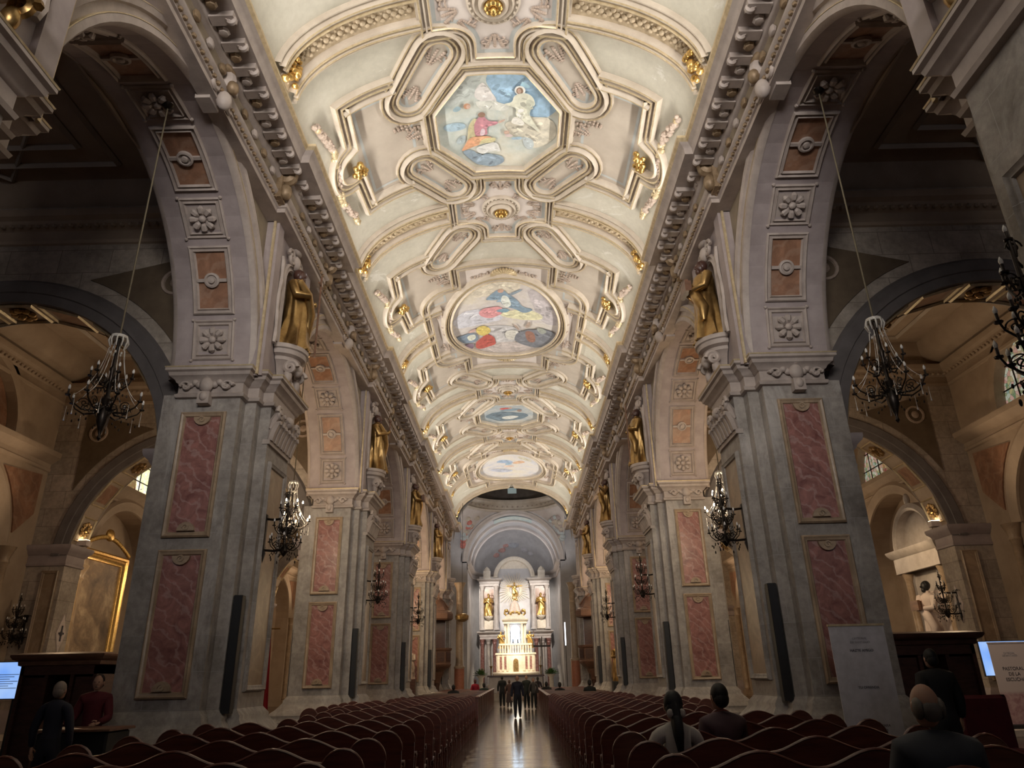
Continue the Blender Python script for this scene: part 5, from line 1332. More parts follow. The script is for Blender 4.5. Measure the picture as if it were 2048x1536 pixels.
def chandelier(label, loc, lit, drop, scale=1.0):
    t = thing('chandelier', label, 'chandelier', loc, 0, 'chandeliers hanging in the arches'); t.scale = (scale,)*3
    L = drop/scale
    part('cable', cached(('cab', round(L,2)), lambda: MB().tube([(0,0,0),(0,0,-L)], .018, 5).mesh('chandelier_cable', MAT['rope'])), t)
    part('ceiling_rose', cached('rose', lambda: MB().lathe([(.0,.02),(.14,.0),(.1,-.06),(.03,-.1),(0,-.1)], 12).mesh('chandelier_rose', MAT['iron'])), t)
    z = -L
    def st():
        m = MB(); m.lathe([(.02,0),(.05,-.05),(.03,-.15),(.03,-.6),(.06,-.68),(.035,-.78),(.035,-1.2),(.09,-1.3),(.05,-1.42),(.11,-1.55),(.10,-1.75),(.05,-1.9),(.02,-2.0),(.04,-2.06),(0,-2.12)], 10); return m.mesh('chandelier_stem', MAT['iron'])
    part('stem', cached('stem', st), t, (0,0,z))
    def cr():
        m = MB(); m.lathe([(.15,-.03),(.16,0),(.15,.03)], 12)
        for i in range(10):
            a = 2*PI*i/10; x, y = .15*math.cos(a), .15*math.sin(a); m.tube([(x,y,0),(x*1.15,y*1.15,-.1),(x*.9,y*.9,-.22)], [.014,.02,.008], 5)
        for i in range(5):
            a = 2*PI*i/5; m.ball((.10*math.cos(a), .10*math.sin(a), -.34), (.02,.02,.035), 6, 4)
        return m.mesh('crystal_crown', MAT['crystal'])
    part('crystal_crown', cached('crown', cr), t, (0,0,z))
    B, Cb = cached(('bulb', lit), lambda: mk_bulb(lit))
    for n, R, z0, zu, off in ((6, .36, -.95, .12, .3), (8, .64, -1.45, .10, 0)):
        A = cached(('arm', R), lambda: mk_arm(R, 0, zu))
        for i in range(n):
            a = 2*PI*i/n+off; o = part('arm', A, t, (0,0,z+z0), (0,0,a)); c = part('candle_cup', B, o, (R,0,zu)); part('candle_bulb', Cb, o, (R,0,zu), label='lit bulb' if lit else 'unlit white bulb')
    def strands():
        m = MB()
        for i in range(8):
            a = 2*PI*i/8
            pp = []
            for j in range(9):
                u = j/8; r = .14+.42*u**1.3; zz = -.25-1.1*u-.18*math.sin(PI*u); pp.append((r*math.cos(a), r*math.sin(a), zz))
            m.tube(pp, [.003 if j % 2 else .009 for j in range(9)], 5)
        for i in range(8):
            a = 2*PI*i/8+.4; m.tube([(.62*math.cos(a), .62*math.sin(a), -1.5), (.62*math.cos(a), .62*math.sin(a), -1.68), (.62*math.cos(a), .62*math.sin(a), -1.78)], [.004,.005,.016], 5)
        return m.mesh('crystal_strands', MAT['crystal'])
    part('crystal_strands', cached('strands', strands), t, (0,0,z))
    return t
def candelabrum(label, x, y, z, sx, lit=False, facing=None, s=1.0):
    # iron bracket on the wall, tree of candle bulbs standing out from it
    t = thing('candelabrum', label, 'candelabrum', (x, y, z), (0 if sx > 0 else PI) if facing is None else facing, 'wall candelabra'); t.scale = (s,)*3
    def br():
        m = MB()
        for zz, l in ((0, .62), (.85, .5)):
            m.tube([(0,0,zz),(-l*.5,0,zz-.03),(-l,0,zz)], .035, 6)
            for w in (-.16, 0, .16): m.tube([(-.02,w-.12,zz+.05),(-.03,w,zz+.09),(-.02,w+.12,zz+.05)], .016, 5)
            m.box(-.05, 0, -.09, .09, zz-.18, zz+.12)
        m.box(-.06, -.01, -.05, .05, -.1, .95)
        m.tube([(-.02,0,-.4),(-.05,0,-.1),(-.02,0,.1)], [.01,.06,.03], 6)
        return m.mesh('iron_bracket', MAT['iron'])
    part('bracket', cached('cbr', br), t)
    def stt():
        m = MB(); m.lathe([(.0,-.2),(.05,-.15),(.12,-.05),(.06,.05),(.03,.15),(.03,.8),(.06,.88),(.03,.95),(.02,1.6),(0,1.62)], 8, (-.6,0,0))
        for i in range(8):
            a = 2*PI*i/8; m.ball((-.6+.35*math.cos(a), .35*math.sin(a), -.2-.1*(i%2)), (.02,.02,.045), 6, 4)
        return m.mesh('candelabrum_stem', MAT['iron'])
    part('stem', cached('cst', stt), t)
    B, Cb = cached(('bulb', lit), lambda: mk_bulb(lit))
    for n, R, z0, off in ((7, .42, .12, 0), (6, .32, .55, .4), (4, .2, 1.05, .2), (1, .001, 1.5, 0)):
        A = cached(('carm', R), lambda: mk_arm(max(R,.06), 0, .1))
        for i in range(n):
            a = 2*PI*i/n+off; o = part('arm', A, t, (-.6,0,z0), (0,0,a)); part('candle_cup', B, o, (R,0,.1)); part('candle_bulb', Cb, o, (R,0,.1))
    return t
AYC = [(PY(i)+PY(i+1))/2 for i in range(5)]
for sx in (-1, 1):
    s_ = SIDE[sx]
    chandelier('unlit dark chandelier with white bulbs hanging in the nearest arch on the %s' % s_, (sx*5.9, 9.95, AZ+AR-.1), False, 4.68, .8)
    chandelier('brightly lit crystal chandelier hanging in the second arch on the %s' % s_, (sx*6.2, AYC[1], AZ+AR-.06), True, 4.4, .85)
    chandelier('unlit chandelier hanging in the third arch on the %s, half hidden by the candelabrum' % s_, (sx*6.2, AYC[2], AZ+AR-.06), False, 4.6, .8)
    chandelier('small lit chandelier hanging in the fourth arch on the %s' % s_, (sx*6.2, AYC[3], AZ+AR-.06), True, 4.3, .8)
    chandelier('tiny lit chandelier hanging in the fifth arch on the %s, seen past the pulpit' % s_, (sx*6.2, AYC[4], AZ+AR-.06), True, 4.5)
    for k in (1, 2, 3):
        candelabrum('%s wall candelabrum of white bulbs on the nave face of the %s %s pillar' % (['unlit', 'unlit', 'far'][k-1], ['nearest full', 'second', 'third'][k-1], s_), sx*4.96, PY(k)-.3, 4.15, sx, s=.75)
candelabrum('cropped candelabrum of tall white bulbs at the right edge of the photo', 4.95, PY(0)+.7, 3.85, 1, s=.75)
candelabrum('small candelabrum on the left aisle respond above the blue screen', -16.1, PY(2)-.76, 3.1, 1, facing=PI/2, s=.8)
candelabrum('small candelabrum beside the side altar with the veiled statue', 15.2, PY(2)-.2, 3.3, 1, facing=0, s=.8)

# ------------------------------------------------------------------ column loudspeakers
def speaker(label, x, y, z, h=2.05):
    t = thing('column_speaker', label, 'loudspeaker', (x, y, z), 0, 'black column loudspeakers on the pillars')
    part('cabinet', cached(('spk', h), lambda: MB().cbox(-.085,.085,-.09,.09,0,h,.012).mesh('speaker_cabinet', MAT['black'])), t)
    part('bracket', cached('spb', lambda: MB().box(-.03,.03,.05,.2,.98,1.06).mesh('speaker_bracket', MAT['iron'])), t)
for sx in (-1, 1):
    for k in (1, 2, 3, 4):
        nm = ['nearest full', 'second', 'third', 'fourth'][k-1]
        speaker('black column loudspeaker on the nave corner of the %s %s pillar' % (nm, SIDE[sx]), sx*5.06, PY(k)-.92, 1.15)
        speaker('black column loudspeaker on the aisle corner of the %s %s pillar' % (nm, SIDE[sx]), sx*6.98, PY(k)-1.06, 1.15)

# ------------------------------------------------------------------ lettering
def text(body, size, parent, loc, mat, rot=(PI/2,0,0), name='lettering', align='CENTER'):
    c = bpy.data.curves.new('txt', 'FONT'); c.body = body; c.size = size; c.align_x = align; c.extrude = .0015
    o = bpy.data.objects.new('tmp', c); COL.objects.link(o)
    dg = bpy.context.evaluated_depsgraph_get(); me = bpy.data.meshes.new_from_object(o.evaluated_get(dg))
    bpy.data.objects.remove(o); me.materials.clear(); me.materials.append(mat); me.name = name
    return part(name, me, parent, loc, rot)
# QR banner by the right pillar (the codes themselves are left out)
t = thing('roll_up_banner', 'white roll-up banner in front of the nearest right pillar with black headings', 'banner', (5.86, 12.55, 0), 0)
m = MB(); m.box(-.46,.46,-.008,.008,.1,2.33); part('printed_sheet', m.mesh('banner_sheet', MAT['white']), t)
m = MB(); m.cbox(-.49,.49,-.12,.12,0,.1,.02); part('base', m.mesh('banner_base', MAT['black']), t)
m = MB(); m.box(-.47,.47,-.02,.02,2.32,2.355); part('top_rail', m.mesh('banner_rail', MAT['fgold']), t)
m = MB(); m.tube([(0,.03,.1),(0,.03,2.32)], .012, 6); part('pole', m.mesh('banner_pole', MAT['black']), t)
for b_, sz, z, mt in (('CATEDRAL', .05, 2.11, 'greyink'), ('DE SANTIAGO', .05, 2.05, 'greyink'), ('HAZTE AMIGO', .058, 1.92, 'ink'), ('TU OFRENDA', .055, 1.36, 'ink'), ('ORACIONES PARA', .055, .80, 'ink'), ('EL CATÓLICO', .055, .73, 'ink')):
    text(b_, sz, t, (.02, -.012, z), MAT[mt])
# left screen
def screen(label, x, y, rz, z0=1.42, w=1.5, h=.80):
    t = thing('display_screen', label, 'screen', (x, y, 0), rz, None)
    m = MB(); m.cbox(-w/2-.02, w/2+.02, -.03, .03, z0-.02, z0+h+.02, .008); part('bezel', m.mesh('screen_bezel', MAT['black']), t)
    m = MB(); m.add([(-w/2,-.032,z0),(w/2,-.032,z0),(w/2,-.032,z0+h),(-w/2,-.032,z0+h)], [(0,1,2,3)])
    mm, tt, bb = nt_new('screen_light'); v = coords(tt, 'Object'); n = noise(tt, 1.4, 2, .4, v); r = ramp(tt, n.outputs['Fac'], [(.35,(.20,.42,1.0)),(.65,(.42,.62,1.0))]); tt.links.new(r.outputs[0], bb.inputs['Emission Color']); bb.inputs['Emission Strength'].default_value = .95; bb.inputs['Base Color'].default_value = (0,0,0,1); bb.inputs['Roughness'].default_value = .4
    mm.cycles.emission_sampling = 'NONE'
    part('display', m.mesh('screen_display', mm), t, label='glowing light blue display')
    m = MB(); m.tube([(0,.04,0),(0,.04,z0+h*.5)], .035, 8); m.lathe([(.4,0),(.38,.03),(.05,.06),(0,.06)], 16, (0,.04,0)); part('stand', m.mesh('screen_stand', MAT['black']), t)
    return t, w, h, z0
t, w, h, z0 = screen('light blue display screen on a black stand in the left aisle', -11.72, 18.2, 0)
m = MB()
for i in range(7): m.box(-.42, .05-.1*(i%3), -.036, -.034, z0+.52-.05*i, z0+.533-.05*i)
part('slide_text', m.mesh('slide_text_lines', MAT['greyink']), t)
m = MB(); m.tube([(.42+.12*math.cos(a), -.036, z0+.36+.12*math.sin(a)) for a in [PI*.9+1.5*PI*i/16 for i in range(17)]], .008, 4); m.mi = 1; m.ball((.47,-.036,z0+.42), (.05,.004,.04), 8, 5); m.mi = 2; m.ball((.36,-.036,z0+.40), (.04,.004,.025), 8, 5); m.ball((.5,-.036,z0+.54), (.03,.004,.018), 8, 5)
part('slide_emblem', m.mesh('slide_emblem', [MAT['white'], M_emit('emblem_pink', (1,.35,.5), .7), MAT['ink']]), t)
t, w, h, z0 = screen('light blue display screen behind the cream banner in the right aisle', 13.62, 20.9, 0, 1.40, 1.5, .86)
# second banner
t = thing('roll_up_banner', 'cream and pink roll-up banner in the right aisle before a blue screen', 'banner', (13.2, 20.2, .15), 0)
mm, tt, bb = nt_new('banner_print'); v = coords(tt); sp = tt.nodes.new('ShaderNodeSeparateXYZ'); tt.links.new(v, sp.inputs[0])
n = noise(tt, 6, 5, .6, v, 1); r = ramp(tt, n.outputs['Fac'], [(.35,(.38,.19,.19)),(.65,(.60,.40,.38))]); mr = tt.nodes.new('ShaderNodeMapRange'); mr.inputs[1].default_value = .78; mr.inputs[2].default_value = .88; tt.links.new(sp.outputs[2], mr.inputs[0])
cc = mixc(tt, mr.outputs[0], r.outputs[0], (.66,.55,.50)); tt.links.new(cc, bb.inputs['Base Color']); bb.inputs['Roughness'].default_value = .55
m = MB(); m.box(-.5,.5,-.008,.008,.1,2.05); part('printed_sheet', m.mesh('banner_sheet', mm), t)
m = MB(); m.cbox(-.53,.53,-.12,.12,0,.1,.02); part('base', m.mesh('banner_base', MAT['black']), t)
m = MB(); m.box(-.51,.51,-.02,.02,2.04,2.075); part('top_rail', m.mesh('banner_rail', MAT['cream']), t)
for b_, sz, z, mt in (('CATEDRAL', .06, 1.78, 'greyink'), ('DE SANTIAGO', .06, 1.72, 'greyink'), ('PASTORAL', .115, 1.38, 'ink'), ('DE LA', .115, 1.25, 'ink'), ('ESCUCHA', .115, 1.12, 'ink')): text(b_, sz, t, (.0, -.012, z), MAT[mt])
t = tag(part('trim_3', MB().box(12.5, 15.0, 19.7, 22.5, 0, .15).mesh('aisle_platform', MAT['astone'])), 'low stone platform in the right aisle under the cream banner', 'platform', kind='structure')
# chapel step on the left
m = MB(); m.box(-16.4, -12.6, 21.0, 24.5, 0, .16); m.box(-16.4, -12.9, 21.4, 24.5, .16, .32)
tag(part('trim_4', m.mesh('chapel_steps', MAT['astone'])), 'pale stone chapel steps at the lower left beyond the screen', 'steps', kind='structure')

# ------------------------------------------------------------------ confessionals
def confessional(label, x, y, w, h, d, rz, red, carved=True):
    t = thing('confessional', label, 'confessional', (x, y, 0), rz, 'confessionals in the aisles')
    m = MB(); m.box(-w/2, -w/2+.08, -d/2, d/2, 0, h); m.box(w/2-.08, w/2, -d/2, d/2, 0, h); m.box(-w/2, w/2, d/2-.06, d/2, 0, h); m.box(-w/6-.04, -w/6+.04, -d/2+.05, d/2, 0, h); m.box(w/6-.04, w/6+.04, -d/2+.05, d/2, 0, h); m.box(-w/2, w/2, -d/2, d/2, h-.3, h)
    part('carcass', m.mesh('confessional_carcass', MAT['wood']), t)
    m = MB(); m.plan([(0,h-.12),(.05,h-.1),(.06,h-.02),(.14,h+.02),(.18,h+.08),(.18,h+.12),(0,h+.16)], ccw([(-w/2,-d/2),(w/2,-d/2),(w/2,d/2),(-w/2,d/2)]), True, 'top'); part('cornice', m.mesh('confessional_cornice', MAT['wood2'] if carved else MAT['wood']), t)
    m = MB(); m.box(-w/6+.04, w/6-.04, -d/2, -d/2+.05, 0, 1.0); m.box(-w/6+.1, w/6-.1, -d/2-.015, -d/2, .15, .85); part('half_door', m.mesh('confessional_door', MAT['wood2'] if carved else MAT['wood']), t)
    for q in (-1, 1):
        m = MB(); m.box(q*w/3-w/6+.06, q*w/3+w/6-.06, -d/2+.1, -d/2+.14, .0, h-.35); part('side_panel', m.mesh('confessional_panel', MAT['wood']), t)
    if red: m = MB(); m.box(-w/6+.05, w/6-.05, -d/2+.02, -d/2+.06, 1.0, h-.4); part('curtain', m.mesh('confessional_curtain', MAT['red']), t)
    return t
confessional('dark wooden confessional at the left aisle behind the person in navy', -9.85, 17.2, 1.7, 2.2, 1.0, .0, False)
confessional('tall dark confessional with overhanging cornice in the right aisle', 9.0, 16.6, 1.75, 2.2, 1.0, 0, False, False)
t = thing('red_cloth_chair', 'deep red cloth covered chair at the right in front of the confessional', 'chair', (7.45, 12.0, 0))
m = MB(); m.cbox(-.4,.4,.18,.28,.42,1.24,.05); part('backrest', m.mesh('red_backrest', MAT['dred']), t)
m = MB(); m.cbox(-.4,.4,-.35,.2,.36,.5,.05); part('seat', m.mesh('red_seat', MAT['dred']), t)
for q in (-1, 1):
    for yy in (-.3, .22): m = MB(); m.box(q*.34-.03,q*.34+.03,yy-.03,yy+.03,0,.4); part('leg', m.mesh('chair_leg', MAT['wood']), t)
t = thing('black_table', 'small table under a black cloth before the woman in red', 'table', (-6.6, 12.3, 0))
m = MB(); m.cbox(-.55,.55,-.35,.35,.02,1.02,.03); part('cloth', m.mesh('black_cloth', MAT['black']), t)
m = MB(); m.cbox(-.6,.6,-.4,.4,1.02,1.06,.012); part('table_top', m.mesh('table_top', MAT['wood2']), t)
# red drape in the second left bay
t = thing('red_drape', 'long red drape hanging beside a pillar in the second left aisle bay', 'drape', (-9.0, 27.5, 0))
m = MB(); m.grid(lambda u, v: (-.35+.7*u*(.75+.25*(1-v)), .05*math.sin(u*28), .2+3.2*v), 40, 4); part('cloth', m.mesh('drape_cloth', MAT['red'], fix=False), t)
m = MB(); m.tube([(-.5,0,3.45),(.5,0,3.45)], .03, 6); m.tube([(-.5,.05,0),(-.5,.05,3.45)], .025, 6); part('rail', m.mesh('drape_rail', MAT['dgold']), t)
# painting in the left aisle
t = thing('framed_painting', 'tall dim religious painting in a gilded frame on the left aisle wall', 'painting', (-OW+.05, 29.0, 4.2))
m = MB(); m.box(0,.05,-1.35,1.35,-2.0,2.0)
mm = paint_mat('old_canvas', (.07,.045,.03), (.19,.125,.075), (.40,.30,.19), 1.1); part('canvas', m.mesh('old_canvas', mm), t)
m = MB(); frame_on(m, .05, -1.75, 1.75, -2.4, 2.4, [(0,-.05),(0,.1),(.06,.16),(.14,.16),(.18,.1),(.26,.13),(.32,.08),(.38,.06),(.4,.0)], 1); part('frame', m.mesh('gilded_frame', MAT['gold']), t)
m = MB()
for i in range(30): m.ball((.15,-1.7+3.4*i/29,2.5+.5*math.sin(PI*i/29)), (.08,.09,.1), 6, 4)
m.ball((.15,0,3.1), (.12,.3,.25)); part('frame_crest', m.mesh('frame_crest', MAT['gold']), t)
# aedicule altar in the right aisle
t = thing('side_altar', 'carved cream side altar with arched pediment in the right aisle', 'altar', (OW-.05, 28.2, 0))
m = MB(); m.box(-.9, 0, -2.0, 2.0, 0, 1.3); m.box(-.6, 0, -1.6, 1.6, 1.3, 1.8); part('altar_block', m.mesh('side_altar_block', MAT['retstone']), t)
m = MB(); m.box(-.25, 0, -1.6, 1.6, 1.8, 6.0); part('backing', m.mesh('side_altar_backing', MAT['retstone']), t)
m = MB(); m.box(-.3,-.24,-.8,.8,2.1,4.3); m.lathe([(.8,-.03),(.8,.03),(0,.03)], 20, (-.27,0,4.3), sx=.05); part('niche', m.mesh('side_altar_niche', MAT['cream']), t)
for q in (-1, 1):
    m = MB(); m.lathe([(.2,0),(.2,.15),(.15,.25),(.13,3.0),(.2,3.25),(.22,3.3),(0,3.3)], 12, (-.5, q*1.25, 1.8)); part('column', m.mesh('side_altar_column', MAT['tan']), t)
m = MB(); m.plan([(0,5.1),(.06,5.12),(.06,5.7),(.14,5.75),(.24,5.9),(.26,6.0),(0,6.04)], ccw([(-.7,-1.55),(0,-1.55),(0,1.55),(-.7,1.55)]), True, 'top'); part('entablature', m.mesh('side_altar_entablature', MAT['retstone']), t)
m = MB(); m.sweep([(0,.6),(0,-.1),(.1,-.16),(.28,-.1),(.34,.6)], [((-.55,1.35*math.cos(a),6.05+1.35*math.sin(a)),(0,math.cos(a),math.sin(a)),(1,0,0)) for a in [PI*i/20 for i in range(21)]]); m.prism(ccw([(1.35*math.cos(a),6.05+1.35*math.sin(a)) for a in [PI*i/20 for i in range(21)]]), 'x', -.3, 0)
for q in (-1, 0, 1): m.ball((-.55, q*1.5, 6.2+1.4*(q == 0)+.25), (.12,.14,.25))
part('arched_pediment', m.mesh('side_altar_pediment', MAT['retstone']), t)
statue('nun_statue', 'cream robed statue with black veil in the carved side altar niche', 'statue', (OW-.8, 27.9, 2.15), -PI/2, 2.5, 71, 'book', 'cream', 'black', None, .85)
# white lozenge plaques on the responds
for sx in (-1, 1):
    t = thing('lozenge_plaque', 'white diamond plaque with dark emblem on the %s aisle respond' % SIDE[sx], 'plaque', (sx*15.2, PY(2)-.2, 3.3 if sx < 0 else 3.6), -sx*PI/2, 'diamond plaques')
    m = MB(); m.prism([(-.62,0),(0,.26),(.62,0),(0,-.26)], 'y', -.03, 0); part('plate', m.mesh('plaque_plate', MAT['cream']), t)
    m = MB(); m.box(-.03,.03,-.05,-.03,-.25,.25); m.box(-.14,.14,-.05,-.03,-.03,.03); m.ball((0,-.04,0), (.08,.02,.1)); part('emblem', m.mesh('plaque_emblem', MAT['ink']), t)
# work lamps on the ledges
for sx in (-1, 1):
    t = thing('ledge_floodlight', 'white lit floodlight box on the %s aisle ledge' % SIDE[sx], 'light', (sx*15.1, PY(2)-.25, 6.2), .0, 'ledge floodlights')
    m = MB(); m.cbox(-.28,.28,-.12,.12,0,.2,.02); part('housing', m.mesh('floodlight_housing', MAT['cream']), t)
    m = MB(); m.box(-.25,.25,-.1,.1,.2,.21); part('lens', m.mesh('floodlight_lens', M_emit('floodlight_glow', (1,.8,.5), 12)), t)
# ------------------------------------------------------------------ people
def skin_mesh(V, E, R, root=0, sub=1):
    me = bpy.data.meshes.new('sk'); me.from_pydata(V, E, []); o = bpy.data.objects.new('sk', me); COL.objects.link(o)
    md = o.modifiers.new('s', 'SKIN'); md.use_smooth_shade = True
    sv = me.skin_vertices[0].data
    for i, r in enumerate(R): sv[i].radius = r if isinstance(r, tuple) else (r, r); sv[i].use_root = (i == root)
    if sub: o.modifiers.new('u', 'SUBSURF').levels = sub
    dg = bpy.context.evaluated_depsgraph_get(); m = bpy.data.meshes.new_from_object(o.evaluated_get(dg))
    vs = [tuple(v.co) for v in m.vertices]; fs = [tuple(p.vertices) for p in m.polygons]
    bpy.data.objects.remove(o); bpy.data.meshes.remove(me); bpy.data.meshes.remove(m)
    return vs, fs
def seg_d(p, a, b):
    ab = b-a; t = max(0, min(1, (p-a).dot(ab)/max(1e-9, ab.length_squared))); return (p-(a+ab*t)).length
def hand(mb, w, d, up, s, side):
    # palm, four unequal bent fingers and a thumb leaving the side of the palm
    d = d.normalized(); n = up.normalized(); x = d.cross(n).normalized()
    mb.tube([w-d*.01, w+d*.04*s, w+d*.085*s], [.024*s,.036*s,.032*s], 8, flat=.5)
    for i, (L, o) in enumerate(((.07,-.027),(.08,-.009),(.075,.009),(.058,.026))):
        b = w+d*.085*s+x*o*s; mb.tube([b, b+d*L*.5*s-n*.006*s, b+d*L*.8*s-n*.022*s, b+d*L*.9*s-n*.04*s], [.009*s,.0085*s,.008*s,.006*s], 6)
    b = w+d*.03*s+x*side*.03*s; mb.tube([b, b+d*.03*s+x*side*.025*s-n*.01*s, b+d*.06*s+x*side*.026*s-n*.02*s], [.011*s,.010*s,.007*s], 6)
def person(label, loc, rz, H, pose='stand', top=(.02,.02,.03), leg=(.02,.02,.025), hair=(.012,.010,.010), long=False, bald=False, stride=0, arms=None, bulk=1.0, tail=False, skirt=False, skin=(.46,.27,.19), bun=None):
    # authored facing +y, height H
    k = H
    def P(x, y, z): return (x*k, y*k, z*k)
    V = []; R = []; E = []; T = []
    def v(x, y, z, r): V.append(P(x, y, z)); R.append((r*k*bulk, r*k*bulk*(.82 if r > .05 else 1))); return len(V)-1
    def e(a, b, m): E.append((a, b)); T.append((a, b, m))
    seat = pose == 'seat'
    if seat:
        # H is standing height; hips at seat height
        zp = .272
        pel = v(0,0,zp+.02,.088)
    else: zp = .50; pel = v(0,0,.53,.082)
    w = v(0,.005,zp+.13,.078); c = v(0,0,zp+.235,.092); n0 = v(0,-.003,zp+.325,.05); n1 = v(0,.008,zp+.365,.034)
    e(pel,w,1); e(w,c,1); e(c,n0,1); e(n0,n1,0)
    H_arm = []
    for i, q in enumerate((-1, 1)):
        sh = v(q*.10,-.004,zp+.30,.046); e(n0,sh,1)
        if arms and arms[i]: el, wr = arms[i]
        elif seat: el, wr = (.135*q,.04,zp+.13), (.08*q,.17,zp+.07)
        else: el, wr = (.145*q,-.01+.03*q*stride*8,zp+.14), (.15*q,.03+.06*q*stride*8,zp+.0)
        a = v(*el,.036); b = v(*wr,.026); e(sh,a,1); e(a,b,1); H_arm.append((a, b, q))
        if seat: hp = v(q*.055,.03,zp+.01,.07); kn = v(q*.065,.25,zp+.01,.05); an = v(q*.065,.24,.045,.03); to = v(q*.07,.32,.02,.022)
        else:
            st = q*stride
            hp = v(q*.052,0,.49,.066); kn = v(q*.058,.02+st*.9,.285,.047); an = v(q*.06,st*1.7-(.03 if st < 0 else 0),.05+(.02 if st < 0 else 0),.03); to = v(q*.064,st*1.7+.075,.022,.021)
        e(pel,hp,2); e(hp,kn,2); e(kn,an,2); e(an,to,3)
    vs, fs = skin_mesh(V, E, R, pel)
    mb = MB(); mb.v = vs; mb.f = fs
    segs = [(Vector(V[a]), Vector(V[b]), m, max(R[a][0], R[b][0])) for a, b, m in T]
    for f in fs:
        p = sum((Vector(vs[i]) for i in f), Vector())/len(f)
        best = min(segs, key=lambda s: seg_d(p, s[0], s[1])-s[3]*.6); mb.m.append(best[2])
    hz = zp+.435
    mb.mi = 0
    mb.ball(P(0,.012,hz), (.044*k,.054*k,.068*k), 16, 12); mb.ball(P(0,.028,hz-.035), (.033*k,.034*k,.034*k), 10, 8)
    mb.tube([P(0,.062,hz+.01), P(0,.072,hz-.012), P(0,.064,hz-.02)], [.005*k,.009*k,.006*k], 6)
    for q in (-1, 1): mb.ball(P(q*.045,.005,hz-.004), (.006*k,.012*k,.018*k), 6, 5)
    mb.mi = 4
    for q in (-1, 1): mb.ball(P(q*.017,.0615,hz+.006), (.006*k,.004*k,.004*k), 6, 4)
    mb.ball(P(0,.060,hz-.036), (.014*k,.005*k,.004*k), 6, 4)
    mb.mi = 0
    for a, b, q in H_arm:
        A, B = Vector(V[a]), Vector(V[b]); hand(mb, B, (B-A), Vector((q*.8, .2, .3)) if not seat else Vector((0,0,1)), k/1.75*1.05, -q)
    if skirt:
        mb.mi = 2; mb.lathe([(.085*k,.56*k),(.105*k,.48*k),(.13*k,.32*k),(.135*k,.2*k)], 14)
    mats = [M_flat('skin', skin, .55), M_flat('top_cloth', top, .8), M_flat('trouser_cloth', leg, .8), M_flat('shoe_leather', (.012,.01,.01), .5), M_flat('eye_dark', (.02,.012,.01), .5)]
    t = thing('person', label, 'person', loc, rz)
    part('body', mb.mesh('person_body', mats, 1, 80), t)
    h = MB()
    if bald:
        for q in (-1, 1): h.ball(P(q*.034,-.008,hz-.008), (.017*k,.036*k,.036*k), 8, 6)
        h.ball(P(0,-.03,hz-.016), (.036*k,.018*k,.034*k), 8, 6)
    else:
        h.ball(P(0,-.004,hz+.016), (.049*k,.055*k,.062*k), 14, 10); h.ball(P(0,-.02,hz-.008), (.045*k,.042*k,.05*k), 12, 8)
        if long: h.tube([P(0,-.03,hz+.02), P(0,-.045,hz-.05), P(0,-.055,hz-.13), P(0,-.06,hz-.2)], [.04*k,.05*k,.045*k,.02*k], 10, flat=.55)
        if tail:
            h.tube([P(0,-.05,hz-.02), P(0,-.075,hz-.05), P(0,-.08,hz-.12), P(.005,-.085,hz-.2)], [.015*k,.024*k,.026*k,.01*k], 8)
    part('hair', h.mesh('person_hair', M_flat('hair', hair, .6), 1, 80), t)
    if bun:
        b = MB(); b.ball(P(0,-.062,hz-.035), (.028*k,.016*k,.016*k), 10, 7); b.ball(P(.03,-.058,hz-.03), (.018*k,.012*k,.022*k), 8, 6); b.ball(P(-.03,-.058,hz-.03), (.018*k,.012*k,.022*k), 8, 6)
        part('hair_bow', b.mesh('hair_bow', M_flat('white_bow', bun, .7)), t)
    return t
dark = (.012,.012,.018)
person('person in a dark coat standing at the left of the group in the central aisle', (-.75,44.9,0), 0, 1.66, top=(.014,.016,.016), leg=(.01,.01,.012), bulk=1.15)
person('small person in a brown coat and skirt walking in the central aisle group', (-.32,43.3,0), 0, 1.43, top=(.10,.05,.04), leg=(.05,.03,.03), hair=(.10,.05,.03), skirt=True)
person('person in navy jacket walking down the aisle, nearest of the group', (.15,33.2,0), PI, 1.66, top=(.012,.013,.028), leg=(.010,.010,.016), stride=.035, bulk=1.18)
person('person in a dark green jacket behind the right of the navy jacket', (.63,41.6,0), PI, 1.66, top=(.025,.032,.026), leg=(.015,.018,.016), stride=.02, bulk=1.12)
person('person in a grey top beside the dark green jacket in the aisle', (1.0,41.4,0), PI, 1.52, top=(.06,.055,.05), leg=(.02,.022,.02), hair=(.03,.02,.015))
person('person with long black hair at the far right of the aisle group', (1.36,46.2,0), 0, 1.55, top=(.03,.022,.03), leg=(.012,.012,.016), long=True)
person('person in a red top standing among the far left box pews', (-2.16,41.95,0), .3, 1.5, top=(.36,.012,.03), leg=(.2,.01,.02), hair=(.10,.03,.03), bulk=1.15)
for lb, x, y, bk, c, hr in (('seated person in black, leftmost of the far heads over the left box pews', -2.75, 35.05, 1.5, (.012,.012,.012), (.01,.008,.008)), ('seated person in dark green beside the person in the red top', -1.62, 40.7, 1.4, (.014,.028,.02), (.012,.014,.012)),
    ('seated person in black hunched at the aisle end of the right box pews', 1.62, 39.3, 1.5, (.012,.011,.010), (.012,.01,.01)), ('seated person with dark hair in the middle of the right box pews', 2.15, 36.45, 1.15, (.014,.012,.012), (.012,.01,.01)), ('seated person with long dark hair at the outer right box pews', 3.3, 33.6, 1.2, (.012,.014,.012), (.015,.012,.012))):
    person(lb, (x, y, 0), 0, 1.72 if x < 3 else 1.85, 'seat', top=c, leg=(.01,.01,.012), hair=hr, bulk=bk)
